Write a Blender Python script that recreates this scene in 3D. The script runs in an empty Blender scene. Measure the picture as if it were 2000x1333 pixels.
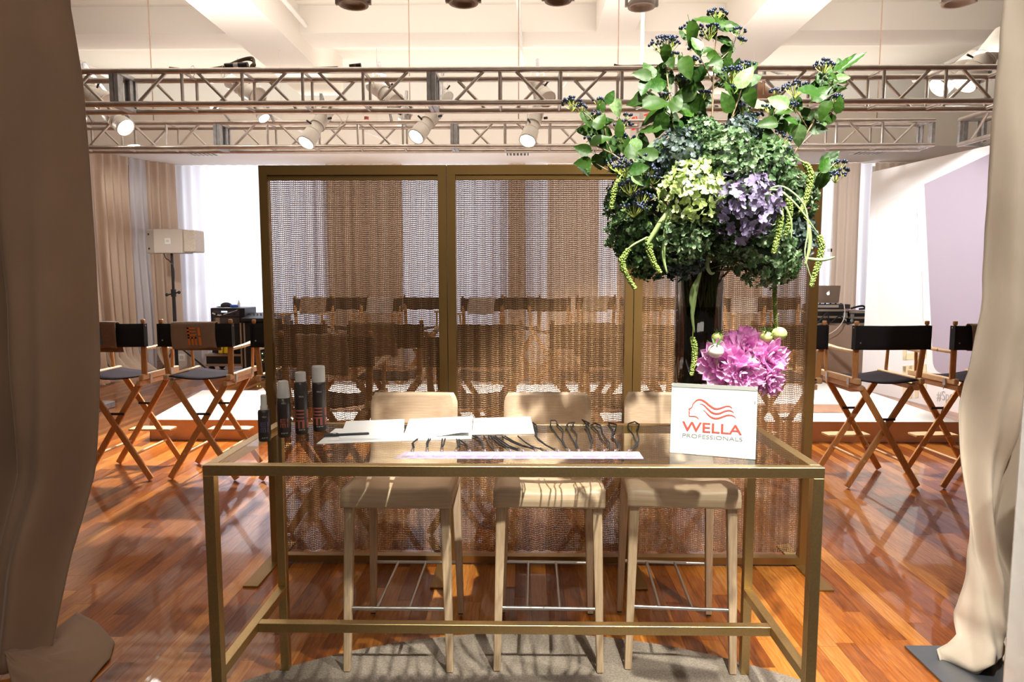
import bpy, bmesh, math, random
from mathutils import Vector, Matrix, Euler, Quaternion, noise
R = math.radians
rnd = random.Random(7)
scn = bpy.context.scene
COL = scn.collection
# ------------------------------------------------------------------ camera
FPX = 1333.0
camd = bpy.data.cameras.new('camera'); camo = bpy.data.objects.new('camera', camd); COL.objects.link(camo)
camd.sensor_width = 36; camd.lens = 36 * FPX / 2000; camd.clip_start = .05; camd.clip_end = 100
camo.location = (0, 0, 1.6); camo.rotation_euler = (R(90 - 5.36), 0, R(.86))
scn.camera = camo
CM = Euler((R(90 - 5.36), 0, R(.86))).to_matrix()
CAM = Vector((0, 0, 1.6))
def ray(px, py): return CM @ Vector(((px - 1000) / FPX, -(py - 666.5) / FPX, -1))
def D(px, py, Y):
    r = ray(px, py); return CAM + r * (Y / r.y)
def Z(px, py, z=0.0):
    r = ray(px, py); return CAM + r * ((z - 1.6) / r.z)
def project(p):
    q = CM.transposed() @ (Vector(p) - CAM)
    return (1000 + FPX * q.x / -q.z, 666.5 - FPX * q.y / -q.z) if q.z < -.01 else (1e6, 1e6)
# ------------------------------------------------------------------ view, world, lights
vs = scn.view_settings
scn.display_settings.display_device = 'sRGB'
vs.view_transform = 'Standard'; vs.look = 'None'; vs.exposure = 0.0; vs.gamma = 1.0; vs.use_curve_mapping = False
cy = scn.cycles
cy.use_denoising = True; cy.max_bounces = 8; cy.diffuse_bounces = 4; cy.glossy_bounces = 4
cy.transmission_bounces = 6; cy.transparent_max_bounces = 16; cy.caustics_reflective = False; cy.caustics_refractive = False
cy.sample_clamp_indirect = 6
w = bpy.data.worlds.new('world'); scn.world = w; w.use_nodes = True
w.node_tree.nodes['Background'].inputs[0].default_value = (1.0, .86, .72, 1)
w.node_tree.nodes['Background'].inputs[1].default_value = .09
def light(kind, name, loc, target, energy, color=(1, .93, .84), size=.1, angle=40, blend=.3, sy=None, spread=None):
    l = bpy.data.lights.new(name, kind); l.energy = energy; l.color = color
    if kind == 'AREA':
        l.shape = 'RECTANGLE'; l.size = size; l.size_y = sy or size
        if spread: l.spread = R(spread)
    elif kind == 'SPOT':
        l.spot_size = R(angle); l.spot_blend = blend; l.shadow_soft_size = size
    else: l.shadow_soft_size = size
    o = bpy.data.objects.new(name, l); COL.objects.link(o); o.location = loc
    o.rotation_euler = (Vector(target) - Vector(loc)).to_track_quat('-Z', 'Y').to_euler()
    return o
# key lamp of the ceiling track over the desk
light('SPOT', 'key_lamp', (.6, .9, 4.3), (.62, 2.4, 1.45), 1350, (1, .96, .88), .035, 38, .3)
light('SPOT', 'second_key_lamp', (1.75, 1.0, 4.3), (.7, 2.4, 1.4), 650, (1, .96, .88), .035, 38, .4)
light('SPOT', 'desk_lamp', (-1.0, .6, 4.3), (-.6, 2.6, .6), 70, (1, .88, .72), .05, 60, .6)
light('AREA', 'front_fill', (.3, -1.1, 3.1), (.2, 2.2, .9), 24, (1, .92, .8), 2.2, sy=.8)  # added fill behind the camera, for front faces and brass reflections
# stage lamps on the truss
STAGE = [((-4.5, 8.0, 3.15), (-3.9, 6.2, 0), 260), ((-2.3, 7.7, 3.1), (-2.6, 7.0, 0), 600), ((-1.0, 7.7, 3.1), (-.6, 7.2, 0), 650),
         ((.1, 7.7, 3.1), (.9, 7.2, 0), 650), ((4.0, 6.5, 3.3), (3.0, 8.2, 0), 600), ((1.6, 7.6, 3.2), (5.0, 8.6, 1.6), 640),
         ((-4.9, 6.2, 3.2), (-3.4, 8.6, 0), 650),
         ((-3.0, 7.7, 3.15), (-3.0, 5.9, 0), 1300), ((2.4, 7.6, 3.15), (2.6, 5.9, 0), 700), ((-5.4, 7.9, 3.15), (-6.6, 11.2, 1.6), 420)]  # last entry is an added wash on the left drapes
for i, (a, b, e) in enumerate(STAGE):
    light('SPOT', 'stage_lamp', a, b, e, (1, .97, .94) if b[0] > 4.9 else (1, .95, .87), .06, 58, .6)
light('SPOT', 'curtain_fill', (.9, .2, 4.2), (2.1, 2.8, 1.6), 420, (1, .95, .88), .05, 66, .5)  # added fill spot that brightens the right curtain
light('SPOT', 'curtain_fill', (-.4, .3, 4.2), (-2.1, 2.9, 2.2), 70, (1, .88, .74), .05, 60, .5)  # weaker added fill spot to lift the left curtain
# added upward area lights over the truss, without fixtures, to brighten the ceiling
light('AREA', 'ceiling_fill', (-2.5, 7.0, 3.62), (-2.5, 7.2, 9), 122, (1, .93, .85), 5, sy=1.4)
light('AREA', 'ceiling_fill', (2.6, 7.0, 3.62), (2.6, 7.2, 9), 122, (1, .93, .85), 5, sy=1.4)
light('AREA', 'recess_fill', (-.5, 11.9, 4.32), (-.5, 11.7, 9), 70, (1, .94, .88), 14, sy=.8)  # added upward fill for the dark ceiling recess above the soffit
light('AREA', 'recess_fill', (-.5, 10.45, 4.4), (-.5, 10.3, 9), 45, (1, .92, .84), 14, sy=.3)  # second added fill, just in front of the soffit
light('AREA', 'soffit_wash', (-1, 9.9, 2.2), (-1, 11.2, 3.6), 70, (1, .9, .8), 7, sy=.2)
# daylight behind the sheers
WIN = [(-6.1, -3.7), (-2.3, -.5), (.3, 1.9), (2.9, 4.4), (5.2, 6.4)]
for a, b in WIN:
    light('AREA', 'daylight', ((a + b) / 2, 12.72, 2.1), ((a + b) / 2, 0, 2.0), 22 * (b - a), (.86, .92, 1), b - a, sy=3.0)
# ------------------------------------------------------------------ materials
MATS = {}
def mat(name, col, rough=.5, metal=0, var=0, vscale=8, rand=0, bump=0, bscale=60, stretch=None, coat=0, emit=0, trans=0, alpha=1, sheen=0, col2=None, spec=None):
    if name in MATS: return MATS[name]
    m = bpy.data.materials.new(name); m.use_nodes = True; MATS[name] = m
    nt = m.node_tree; N = nt.nodes; L = nt.links; b = N['Principled BSDF']
    b.inputs['Base Color'].default_value = (*col, 1); b.inputs['Roughness'].default_value = rough; b.inputs['Metallic'].default_value = metal
    if spec is not None: b.inputs['Specular IOR Level'].default_value = spec
    if coat: b.inputs['Coat Weight'].default_value = coat; b.inputs['Coat Roughness'].default_value = .05
    if sheen: b.inputs['Sheen Weight'].default_value = sheen; b.inputs['Sheen Roughness'].default_value = .4
    if emit: b.inputs['Emission Color'].default_value = (*col, 1); b.inputs['Emission Strength'].default_value = emit
    tc = N.new('ShaderNodeTexCoord'); mp = N.new('ShaderNodeMapping'); L.new(tc.outputs['Object'], mp.inputs[0])
    if stretch: mp.inputs['Scale'].default_value = stretch
    c2 = col2 or tuple(c * .55 for c in col)
    fac = None
    if var or col2:
        n = N.new('ShaderNodeTexNoise'); n.inputs['Scale'].default_value = vscale; n.inputs['Detail'].default_value = 6
        L.new(mp.outputs[0], n.inputs[0])
        r = N.new('ShaderNodeMapRange'); r.inputs[1].default_value = .35; r.inputs[2].default_value = .65
        r.inputs[4].default_value = var or 1; L.new(n.outputs['Fac'], r.inputs[0]); fac = r.outputs[0]
    if rand:
        oi = N.new('ShaderNodeObjectInfo'); ge = N.new('ShaderNodeNewGeometry')
        ad = N.new('ShaderNodeMath'); L.new(oi.outputs['Random'], ad.inputs[0]); L.new(ge.outputs['Random Per Island'], ad.inputs[1])
        fr = N.new('ShaderNodeMath'); fr.operation = 'FRACT'; L.new(ad.outputs[0], fr.inputs[0])
        ml = N.new('ShaderNodeMath'); ml.operation = 'MULTIPLY'; ml.inputs[1].default_value = rand; L.new(fr.outputs[0], ml.inputs[0])
        if fac:
            a2 = N.new('ShaderNodeMath'); a2.use_clamp = True; L.new(fac, a2.inputs[0]); L.new(ml.outputs[0], a2.inputs[1]); fac = a2.outputs[0]
        else: fac = ml.outputs[0]
    if fac:
        mx = N.new('ShaderNodeMix'); mx.data_type = 'RGBA'
        mx.inputs[6].default_value = (*col, 1); mx.inputs[7].default_value = (*c2, 1)
        L.new(fac, mx.inputs[0]); L.new(mx.outputs[2], b.inputs['Base Color'])
    if bump:
        n = N.new('ShaderNodeTexNoise'); n.inputs['Scale'].default_value = bscale; n.inputs['Detail'].default_value = 4
        L.new(mp.outputs[0], n.inputs[0])
        bp = N.new('ShaderNodeBump'); bp.inputs['Strength'].default_value = bump; bp.inputs['Distance'].default_value = .01
        L.new(n.outputs['Fac'], bp.inputs['Height']); L.new(bp.outputs[0], b.inputs['Normal'])
    out = N['Material Output']
    if trans:   # cloth or petals that let light through
        t = N.new('ShaderNodeBsdfTranslucent'); ms = N.new('ShaderNodeMixShader'); ms.inputs[0].default_value = trans
        if fac: L.new(mx.outputs[2], t.inputs[0])
        else: t.inputs[0].default_value = (*col, 1)
        L.new(b.outputs[0], ms.inputs[1]); L.new(t.outputs[0], ms.inputs[2]); L.new(ms.outputs[0], out.inputs[0])
    return m
def clear_mat(name, tint, rough=.0, ior=1.5, base=.0, haze=None, edge=None):
    m = bpy.data.materials.new(name); m.use_nodes = True; nt = m.node_tree; N = nt.nodes; L = nt.links
    N.remove(N['Principled BSDF'])
    t = N.new('ShaderNodeBsdfTransparent'); t.inputs[0].default_value = (*tint, 1)
    g = N.new('ShaderNodeBsdfGlossy'); g.inputs['Roughness'].default_value = rough
    f = N.new('ShaderNodeFresnel'); f.inputs[0].default_value = ior
    a = N.new('ShaderNodeMath'); a.use_clamp = True
    ge = N.new('ShaderNodeNewGeometry'); iv = N.new('ShaderNodeMath'); iv.operation = 'SUBTRACT'; iv.inputs[0].default_value = 1; L.new(ge.outputs['Backfacing'], iv.inputs[1])
    m0 = N.new('ShaderNodeMath'); m0.operation = 'ADD'; m0.inputs[1].default_value = base; L.new(f.outputs[0], m0.inputs[0])
    a.operation = 'MULTIPLY'; L.new(m0.outputs[0], a.inputs[0]); L.new(iv.outputs[0], a.inputs[1])
    s = N.new('ShaderNodeMixShader'); L.new(a.outputs[0], s.inputs[0]); L.new(t.outputs[0], s.inputs[1]); L.new(g.outputs[0], s.inputs[2])
    last = s
    if edge:
        lw = N.new('ShaderNodeLayerWeight'); lw.inputs[0].default_value = .35; ex = N.new('ShaderNodeMix'); ex.data_type = 'RGBA'; ex.inputs[6].default_value = (*tint, 1); ex.inputs[7].default_value = (*edge, 1)
        L.new(lw.outputs['Facing'], ex.inputs[0]); L.new(ex.outputs[2], t.inputs[0])
    if haze:
        d = N.new('ShaderNodeBsdfDiffuse'); d.inputs[0].default_value = (*haze[0], 1)
        s2 = N.new('ShaderNodeMixShader'); s2.inputs[0].default_value = haze[1]; L.new(s.outputs[0], s2.inputs[1]); L.new(d.outputs[0], s2.inputs[2]); last = s2
    L.new(last.outputs[0], N['Material Output'].inputs[0]); return m
M_floor = bpy.data.materials.new('oak floor')
def build_floor_mat():
    m = M_floor; m.use_nodes = True; nt = m.node_tree; N = nt.nodes; L = nt.links; b = N['Principled BSDF']
    ge = N.new('ShaderNodeNewGeometry'); oi = N.new('ShaderNodeObjectInfo')
    ad = N.new('ShaderNodeMath'); L.new(oi.outputs['Random'], ad.inputs[0]); L.new(ge.outputs['Random Per Island'], ad.inputs[1])
    fr = N.new('ShaderNodeMath'); fr.operation = 'FRACT'; L.new(ad.outputs[0], fr.inputs[0])
    sc = N.new('ShaderNodeVectorMath'); sc.operation = 'SCALE'; sc.inputs[3].default_value = 37; cx = N.new('ShaderNodeCombineXYZ')
    L.new(fr.outputs[0], cx.inputs[0]); L.new(fr.outputs[0], cx.inputs[1]); L.new(cx.outputs[0], sc.inputs[0])
    av = N.new('ShaderNodeVectorMath'); L.new(ge.outputs['Position'], av.inputs[0]); L.new(sc.outputs[0], av.inputs[1])
    mp = N.new('ShaderNodeMapping'); mp.inputs['Scale'].default_value = (12, 1.6, 1); L.new(av.outputs[0], mp.inputs[0])
    n = N.new('ShaderNodeTexNoise'); n.inputs['Scale'].default_value = 3; n.inputs['Detail'].default_value = 7; n.inputs['Distortion'].default_value = 1.6; L.new(mp.outputs[0], n.inputs[0])
    wv = N.new('ShaderNodeTexWave'); wv.inputs['Scale'].default_value = 1.3; wv.inputs['Distortion'].default_value = 9; wv.inputs['Detail'].default_value = 3; wv.inputs['Detail Scale'].default_value = 1.4
    L.new(mp.outputs[0], wv.inputs[0])
    cr = N.new('ShaderNodeValToRGB'); e = cr.color_ramp.elements
    e[0].position = .0; e[0].color = (.13, .026, .003, 1); e[1].position = 1; e[1].color = (.60, .25, .05, 1)
    x = cr.color_ramp.elements.new(.45); x.color = (.34, .095, .010, 1)
    mr = N.new('ShaderNodeMath'); mr.operation = 'MULTIPLY_ADD'; mr.inputs[1].default_value = .75; L.new(fr.outputs[0], mr.inputs[0])
    ns = N.new('ShaderNodeMath'); ns.operation = 'MULTIPLY_ADD'; ns.inputs[1].default_value = .9; ns.inputs[2].default_value = -.38; L.new(n.outputs['Fac'], ns.inputs[0]); L.new(ns.outputs[0], mr.inputs[2])
    L.new(mr.outputs[0], cr.inputs[0])
    mx = N.new('ShaderNodeMix'); mx.data_type = 'RGBA'; mx.blend_type = 'MULTIPLY'; mx.inputs[7].default_value = (.62, .5, .4, 1)
    wp = N.new('ShaderNodeMapRange'); wp.inputs[1].default_value = .62; wp.inputs[2].default_value = .95; wp.inputs[4].default_value = .4; L.new(wv.outputs['Fac'], wp.inputs[0])
    L.new(wp.outputs[0], mx.inputs[0]); L.new(cr.outputs[0], mx.inputs[6]); L.new(mx.outputs[2], b.inputs['Base Color'])
    b.inputs['Roughness'].default_value = .3; b.inputs['Coat Weight'].default_value = .62; b.inputs['Coat Roughness'].default_value = .035; b.inputs['Specular IOR Level'].default_value = .3
    n2 = N.new('ShaderNodeTexNoise'); n2.inputs['Scale'].default_value = 2.2; n2.inputs['Detail'].default_value = 5
    mp2 = N.new('ShaderNodeMapping'); mp2.inputs['Scale'].default_value = (7, 1, 1); L.new(av.outputs[0], mp2.inputs[0]); L.new(mp2.outputs[0], n2.inputs[0])
    bp = N.new('ShaderNodeBump'); bp.inputs['Strength'].default_value = .10; bp.inputs['Distance'].default_value = .004
    L.new(n2.outputs['Fac'], bp.inputs['Height']); L.new(bp.outputs[0], b.inputs['Normal']); L.new(bp.outputs[0], b.inputs['Coat Normal'])
build_floor_mat()
brass = mat('brushed brass', (.62, .45, .21), .38, 1, var=.25, vscale=5, stretch=(30, 30, 30), bump=.04, bscale=20)
bronze = mat('bronze frame', (.30, .18, .06), .42, .85, var=.2, vscale=4)
chain = mat('bronze chain', (.27, .15, .07), .45, .5)
ash = mat('ash wood', (.68, .51, .35), .45, 0, var=.6, vscale=5, stretch=(1.2, 40, 40), col2=(.53, .36, .22))
ashv = mat('ash leg wood', (.61, .45, .30), .5, 0, vscale=5, stretch=(30, 30, 2), col2=(.44, .29, .17), var=.7)
beech = mat('beech wood', (.66, .33, .12), .4, 0, vscale=5, stretch=(25, 25, 4), col2=(.52, .24, .08), var=.8)
beechl = mat('pale beech wood', (.74, .5, .27), .45, 0, vscale=5, stretch=(25, 4, 25), col2=(.62, .38, .19), var=.8)
blackc = mat('black canvas', (.008, .008, .01), .9, bump=.2, bscale=300)
seatc = mat('seat canvas', (.018, .013, .019), .95, spec=.1, bump=.2, bscale=300)
steel = mat('brushed steel', (.55, .55, .55), .3, 1)
alu = mat('truss aluminium', (.66, .60, .55), .33, .85, var=.4, vscale=9, bump=.05, bscale=30)
plate = mat('galvanised plate', (.55, .56, .58), .5, .8, var=.6, vscale=20)
white = mat('white paint', (.83, .81, .77), .7)
ceilm = mat('ceiling paint', (.80, .75, .68), .8, bump=.03, bscale=4)
towelm = mat('taupe towel', (.34, .235, .165), .95, bump=.5, bscale=220, sheen=.3, var=.3, vscale=12)
vel = mat('velvet taupe', (.30, .195, .13), .95, bump=.15, bscale=9, sheen=.25, var=.25, vscale=3)
velr = mat('velvet cream', (.66, .56, .44), .92, bump=.6, bscale=9, sheen=.3, var=.35, vscale=5, stretch=(1, 1, .4))
sheer = mat('white sheer', (.78, .75, .77), .9, trans=.42)
taupe = mat('taupe drape', (.68, .53, .41), .9, trans=.25)
black = mat('black metal', (.012, .012, .014), .4)
whitecard = mat('white paper', (.76, .76, .75), .8)
greym = mat('grey print', (.55, .55, .56), .8)
# ------------------------------------------------------------------ mesh builder
class MB:
    def __init__(s): s.v = []; s.f = []; s.m = []; s.sm = []
    def add(s, vs, fs, mi=0, smooth=False):
        o = len(s.v); s.v += [tuple(v) for v in vs]
        for f in fs: s.f.append(tuple(i + o for i in f)); s.m.append(mi); s.sm.append(smooth)
        return s
    def box(s, a, b, mi=0, mtx=None):
        vs = [Vector((x, y, z)) for x in (a[0], b[0]) for y in (a[1], b[1]) for z in (a[2], b[2])]
        if mtx: vs = [mtx @ v for v in vs]
        return s.add(vs, [(0, 1, 3, 2), (4, 6, 7, 5), (0, 4, 5, 1), (2, 3, 7, 6), (0, 2, 6, 4), (1, 5, 7, 3)], mi)
    def cbox(s, c, d, mi=0, mtx=None):
        return s.box([c[i] - d[i] / 2 for i in range(3)], [c[i] + d[i] / 2 for i in range(3)], mi, mtx)
    def bar(s, p, q, wx, wy, mi=0, up=(0, 0, 1)):
        p = Vector(p); q = Vector(q); d = (q - p).normalized(); u = Vector(up)
        if abs(d.dot(u)) > .98: u = Vector((0, 1, 0))
        a = d.cross(u).normalized() * wx / 2; b = a.cross(d).normalized() * wy / 2
        vs = [e + i * a + j * b for e in (p, q) for i, j in ((-1, -1), (1, -1), (1, 1), (-1, 1))]
        return s.add(vs, [(0, 3, 2, 1), (4, 5, 6, 7), (0, 1, 5, 4), (1, 2, 6, 5), (2, 3, 7, 6), (3, 0, 4, 7)], mi)
    def tube(s, pts, r, n=8, mi=0, cap=True, smooth=True):
        pts = [Vector(p) for p in pts]; k = len(pts)
        rr = r if isinstance(r, (list, tuple)) else [r] * k
        vs = []; a = None
        for i, p in enumerate(pts):
            t = (pts[min(i + 1, k - 1)] - pts[max(i - 1, 0)])
            t = t.normalized() if t.length > 1e-9 else Vector((0, 0, 1))
            if a is None: a = t.orthogonal().normalized()
            else:
                a = a - t * a.dot(t); a = a.normalized() if a.length > 1e-6 else t.orthogonal().normalized()
            b = t.cross(a)
            for j in range(n):
                an = 2 * math.pi * j / n; vs.append(p + (a * math.cos(an) + b * math.sin(an)) * rr[i])
        fs = [(i * n + j, i * n + (j + 1) % n, (i + 1) * n + (j + 1) % n, (i + 1) * n + j) for i in range(k - 1) for j in range(n)]
        s.add(vs, fs, mi, smooth)
        if cap: s.add(vs[:n], [tuple(range(n))[::-1]], mi); s.add(vs[-n:], [tuple(range(n))], mi)
        return s
    def lathe(s, prof, n=24, mi=0, c=(0, 0, 0), sx=1, mtx=None):
        vs = []
        for r, z in prof:
            for j in range(n):
                an = 2 * math.pi * j / n; v = Vector((c[0] + r * math.cos(an) * sx, c[1] + r * math.sin(an), c[2] + z)); vs.append(mtx @ v if mtx else v)
        k = len(prof)
        fs = [(i * n + j, i * n + (j + 1) % n, (i + 1) * n + (j + 1) % n, (i + 1) * n + j) for i in range(k - 1) for j in range(n)]
        s.add(vs, fs, mi, True)
        if prof[0][0] > 1e-4: s.add(vs[:n], [tuple(range(n))[::-1]], mi)
        if prof[-1][0] > 1e-4: s.add(vs[-n:], [tuple(range(n))], mi)
        return s
    def grid(s, fn, nu, nv, mi=0, smooth=True):
        vs = [fn(i / nu, j / nv) for j in range(nv + 1) for i in range(nu + 1)]
        fs = [(j * (nu + 1) + i, j * (nu + 1) + i + 1, (j + 1) * (nu + 1) + i + 1, (j + 1) * (nu + 1) + i) for j in range(nv) for i in range(nu)]
        return s.add(vs, fs, mi, smooth)
    def prism(s, poly, z0, z1, mi=0, mtx=None, smooth=False):
        n = len(poly); vs = [Vector((p[0], p[1], z)) for z in (z0, z1) for p in poly]
        if mtx: vs = [mtx @ v for v in vs]
        return s.add(vs, [tuple(range(n))[::-1], tuple(range(n, 2 * n))] + [(i, (i + 1) % n, n + (i + 1) % n, n + i) for i in range(n)], mi, smooth)
    def ball(s, c, r, mi=0, n=6, m=4, sc=(1, 1, 1)):
        vs = [(c[0], c[1], c[2] - r * sc[2])]
        for i in range(1, m):
            t = math.pi * i / m
            for j in range(n):
                a = 2 * math.pi * j / n; vs.append((c[0] + r * sc[0] * math.sin(t) * math.cos(a), c[1] + r * sc[1] * math.sin(t) * math.sin(a), c[2] - r * sc[2] * math.cos(t)))
        vs.append((c[0], c[1], c[2] + r * sc[2])); e = len(vs) - 1
        fs = [(0, 1 + (j + 1) % n, 1 + j) for j in range(n)]
        for i in range(m - 2):
            for j in range(n): fs.append((1 + i * n + j, 1 + i * n + (j + 1) % n, 1 + (i + 1) * n + (j + 1) % n, 1 + (i + 1) * n + j))
        fs += [(e, 1 + (m - 2) * n + j, 1 + (m - 2) * n + (j + 1) % n) for j in range(n)]
        return s.add(vs, fs, mi, True)
    def mesh(s, name, mats):
        me = bpy.data.meshes.new(name); me.from_pydata(s.v, [], s.f); me.validate()
        if not isinstance(mats, (list, tuple)): mats = [mats]
        for m in mats: me.materials.append(m)
        if len(me.polygons) == len(s.m):
            me.polygons.foreach_set('material_index', s.m); me.polygons.foreach_set('use_smooth', s.sm)
        me.update(); return me
    def build(s, name, mats, parent=None, bev=0, seg=2, solid=0, loc=None):
        o = obj(name, s.mesh(name, mats), parent, loc)
        if solid:
            md = o.modifiers.new('solid', 'SOLIDIFY'); md.thickness = solid; md.offset = 0
        if bev:
            md = o.modifiers.new('bevel', 'BEVEL'); md.width = bev; md.segments = seg; md.limit_method = 'ANGLE'; md.angle_limit = R(40)
        return o
def obj(name, me, parent=None, loc=None):
    o = bpy.data.objects.new(name, me); COL.objects.link(o)
    if parent: o.parent = parent
    if loc is not None: o.location = loc
    return o
def thing(name, label, cat, loc=(0, 0, 0), rz=0, group=None):
    o = bpy.data.objects.new(name, None); COL.objects.link(o); o.location = loc; o.rotation_euler = (0, 0, rz)
    return tag(o, label, cat, group)
def tag(o, label=None, cat=None, group=None, kind=None):
    if label: o['label'] = label
    if cat: o['category'] = cat
    if group: o['group'] = group
    if kind: o['kind'] = kind
    return o
def struct(o): o['kind'] = 'structure'; return o
def capture(o): return (o, [capture(c) for c in o.children])
def spawn(tree, parent=None):
    o, ch = tree; c = o.copy(); COL.objects.link(c); c.parent = parent
    for k in ch: spawn(k, c)
    return c
def text_mesh(s, wdt, hgt, mats, name='lettering', extr=.0004, bold=0):
    cu = bpy.data.curves.new('t', 'FONT'); cu.body = s; cu.size = 1; cu.offset = bold; cu.resolution_u = 4
    o = bpy.data.objects.new('t', cu); COL.objects.link(o); bpy.context.view_layer.update()
    me = bpy.data.meshes.new_from_object(o.evaluated_get(bpy.context.evaluated_depsgraph_get()))
    bpy.data.objects.remove(o)
    xs = [v.co.x for v in me.vertices]; ys = [v.co.y for v in me.vertices]
    x0, x1, y0, y1 = min(xs), max(xs), min(ys), max(ys)
    for v in me.vertices: v.co = Vector(((v.co.x - (x0 + x1) / 2) / (x1 - x0) * wdt, 0, (v.co.y - y0) / (y1 - y0) * hgt))
    me.materials.clear(); me.materials.append(mats); me.name = name
    return me
# bars of the two-by-two letter mark, unit square, y down
MARK = [(0, 0, .16, .46), (0, 0, .66, .09), (0, .185, .66, .275), (0, .37, .66, .46), (.82, 0, 1, .46),
        (0, .54, .66, .63), (0, .54, .14, 1), (.26, .54, .40, 1), (.52, .54, .66, 1), (.82, .54, 1, 1)]
def mark(mb, fn, mi=0):
    for a, b, c, d in MARK: mb.add([fn(a, b), fn(c, b), fn(c, d), fn(a, d)], [(0, 1, 2, 3)], mi)
# ================================================================== ROOM
BW = 12.45   # depth of the drapes
fl = struct(MB().box((-9, -1.5, -.06), (8, 14, -.012)).build('floor', mat('subfloor', (.05, .03, .015), .9)))
planks = []
PWD = .083
for i in range(int(17 / PWD)):
    x = -9 + i * PWD; y = -1.5 + rnd.uniform(-1.2, 0)
    while y < 13.6:
        l = rnd.choice([.45, .7, .9, 1.1, 1.3, 1.6]) * rnd.uniform(.9, 1.1)
        planks.append((x, max(y, -1.5), min(y + l, 13.9))); y += l
pm = MB().box((-.5, -.5, -.012), (.5, .5, 0)).mesh('plank', M_floor)
def inview(p):
    ok = 0
    for yy in (p[1] + .02, (p[1] + p[2]) / 2, p[2] - .02):
        q = project((p[0] + PWD / 2, yy, 0)); ok += (150 < q[0] < 1900 and q[1] < 1345 and q[1] > 0)
    return ok
seen = [p for p in planks if inview(p)]
seen.sort(key=lambda p: (p[1] + p[2]) / 2)
near = set(seen[:290])
mb = MB()
for p in planks:
    x0, x1, y0, y1 = p[0] + .0004, p[0] + PWD - .0004, p[1] + .0006, p[2] - .0006
    if p in near:
        o = obj('plank', pm, fl, ((x0 + x1) / 2, (y0 + y1) / 2, 0)); o.scale = (x1 - x0, y1 - y0, 1)
    else:
        mb.add([(x0, y0, 0), (x1, y0, 0), (x1, y1, 0), (x0, y1, 0)], [(0, 1, 2, 3)])
tag(mb.build('plank_field', M_floor, fl), kind='stuff')
# ceiling with beams and soffit
ce = struct(MB().box((-9, -1.5, 5.18), (8, 14, 5.3)).build('ceiling', ceilm))
for x0, x1 in ((-3.67, -2.97), (2.66, 3.36)):
    MB().box((x0, -1.5, 4.6), (x1, 11.6, 5.18)).build('beam', ceilm, ce)
for x0, x1 in ((-9, -3.67), (-2.97, 2.66), (3.36, 8)):
    MB().box((x0, 9.37, 4.83), (x1, 9.97, 5.18)).build('beam', ceilm, ce)
    MB().box((x0, 5.2, 4.83), (x1, 5.75, 5.18)).build('beam', ceilm, ce)
MB().box((.95, 6.9, 4.75), (1.45, 9.2, 5.18)).build('duct', ceilm, ce, bev=.01)
SF = 3.605
MB().box((-9, 10.8, SF), (8, 12.9, 4.2)).build('soffit', ceilm, ce)
MB().box((-9, 10.74, 4.2), (8, 10.86, 4.25)).build('ledge', ceilm, ce)
struct(MB().box((-9, 12.9, 0), (-6.1, 13.1, 5.18)).build('wall_back', white))
wbk = bpy.data.objects['wall_back']
for i, (a, b) in enumerate(WIN):
    nx = WIN[i + 1][0] if i + 1 < len(WIN) else 8
    MB().box((b, 12.9, 0), (nx, 13.1, 5.18)).build('pier', white, wbk)
    MB().box((a, 12.9, 0), (b, 13.1, .5)).build('sill', white, wbk)
    MB().box((a, 12.9, 3.75), (b, 13.1, 5.18)).build('lintel', white, wbk)
    wf = MB()
    for x in (a + .03, (a + b) / 2, b - .03): wf.cbox((x, 13.0, 2.12), (.06, .08, 3.2))
    for z in (.53, 2.1, 3.7): wf.cbox(((a + b) / 2, 13.0, z), (b - a, .08, .06))
    wf = struct(wf.build('window_%d' % (i + 1), white))
    MB().box((a, 13.0, .5), (b, 13.01, 3.75)).build('pane', mat('daylight pane', (.8, .88, 1), .3, emit=1.0), wf)
struct(MB().box((-8.4, 7, 0), (-8.2, 12.9, 5.18)).build('wall_left', white))
struct(MB().box((7.6, 5, 0), (7.8, 12.9, 5.18)).build('wall_right', white))
# sprinkler pipes, hangers and vents
def pipe(label, p, q, r=.022, joints=()):
    t = thing('sprinkler_pipe', label, 'pipe', p)
    p = Vector(p); q = Vector(q)
    MB().tube([(0, 0, 0), q - p], r, 8).build('pipe_run', white, t)
    if p.z < 4: MB().tube([(q - p) * .4, (q - p) * .4 + Vector((0, 0, 5.18 - p.z))], .005, 5).build('hanger', white, t)
    for f in joints:
        c = (q - p) * f
        MB().tube([c, c + Vector((0, 0, .16))], .03, 8).build('fitting', white, t)
        MB().tube([c + Vector((0, 0, .16)), c + Vector((0, 0, .2))], .035, 6).build('sprinkler_head', mat('red metal', (.3, .05, .03), .5), t)
pipe('white sprinkler pipe on the ceiling above the left end of the front truss', (-6.25, 8, 4.62), (-6.25, 10.7, 4.62), .035, (.35,))
pipe('white pipe running along the side of the left ceiling beam', (-2.86, 4, 4.9), (-2.86, 9.3, 4.9), .03)
pipe('slim white pipe on the ceiling left of the middle of the room', (-.14, 4, 4.78), (.0, 10.7, 4.78), .025, (.5,))
pipe('long white sprinkler pipe slanting across the ceiling at the right', (5.9, 6.5, 4.55), (5.9, 10.7, 4.55), .035, (.3,))
pipe('white sprinkler pipe under the soffit at the left of the mesh screens', (-3.3, 8.4, 3.68), (-3.1, 10.7, 3.68), .02, (.1,))
pipe('white sprinkler pipe under the soffit between the middle spotlights', (-2.2, 9.6, 3.62), (-1.9, 10.7, 3.62), .02, (.1,))
pipe('white sprinkler pipe under the soffit behind the tall bouquet', (3.4, 8.6, 3.55), (2.6, 10.7, 3.62), .02, (.1,))
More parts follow.
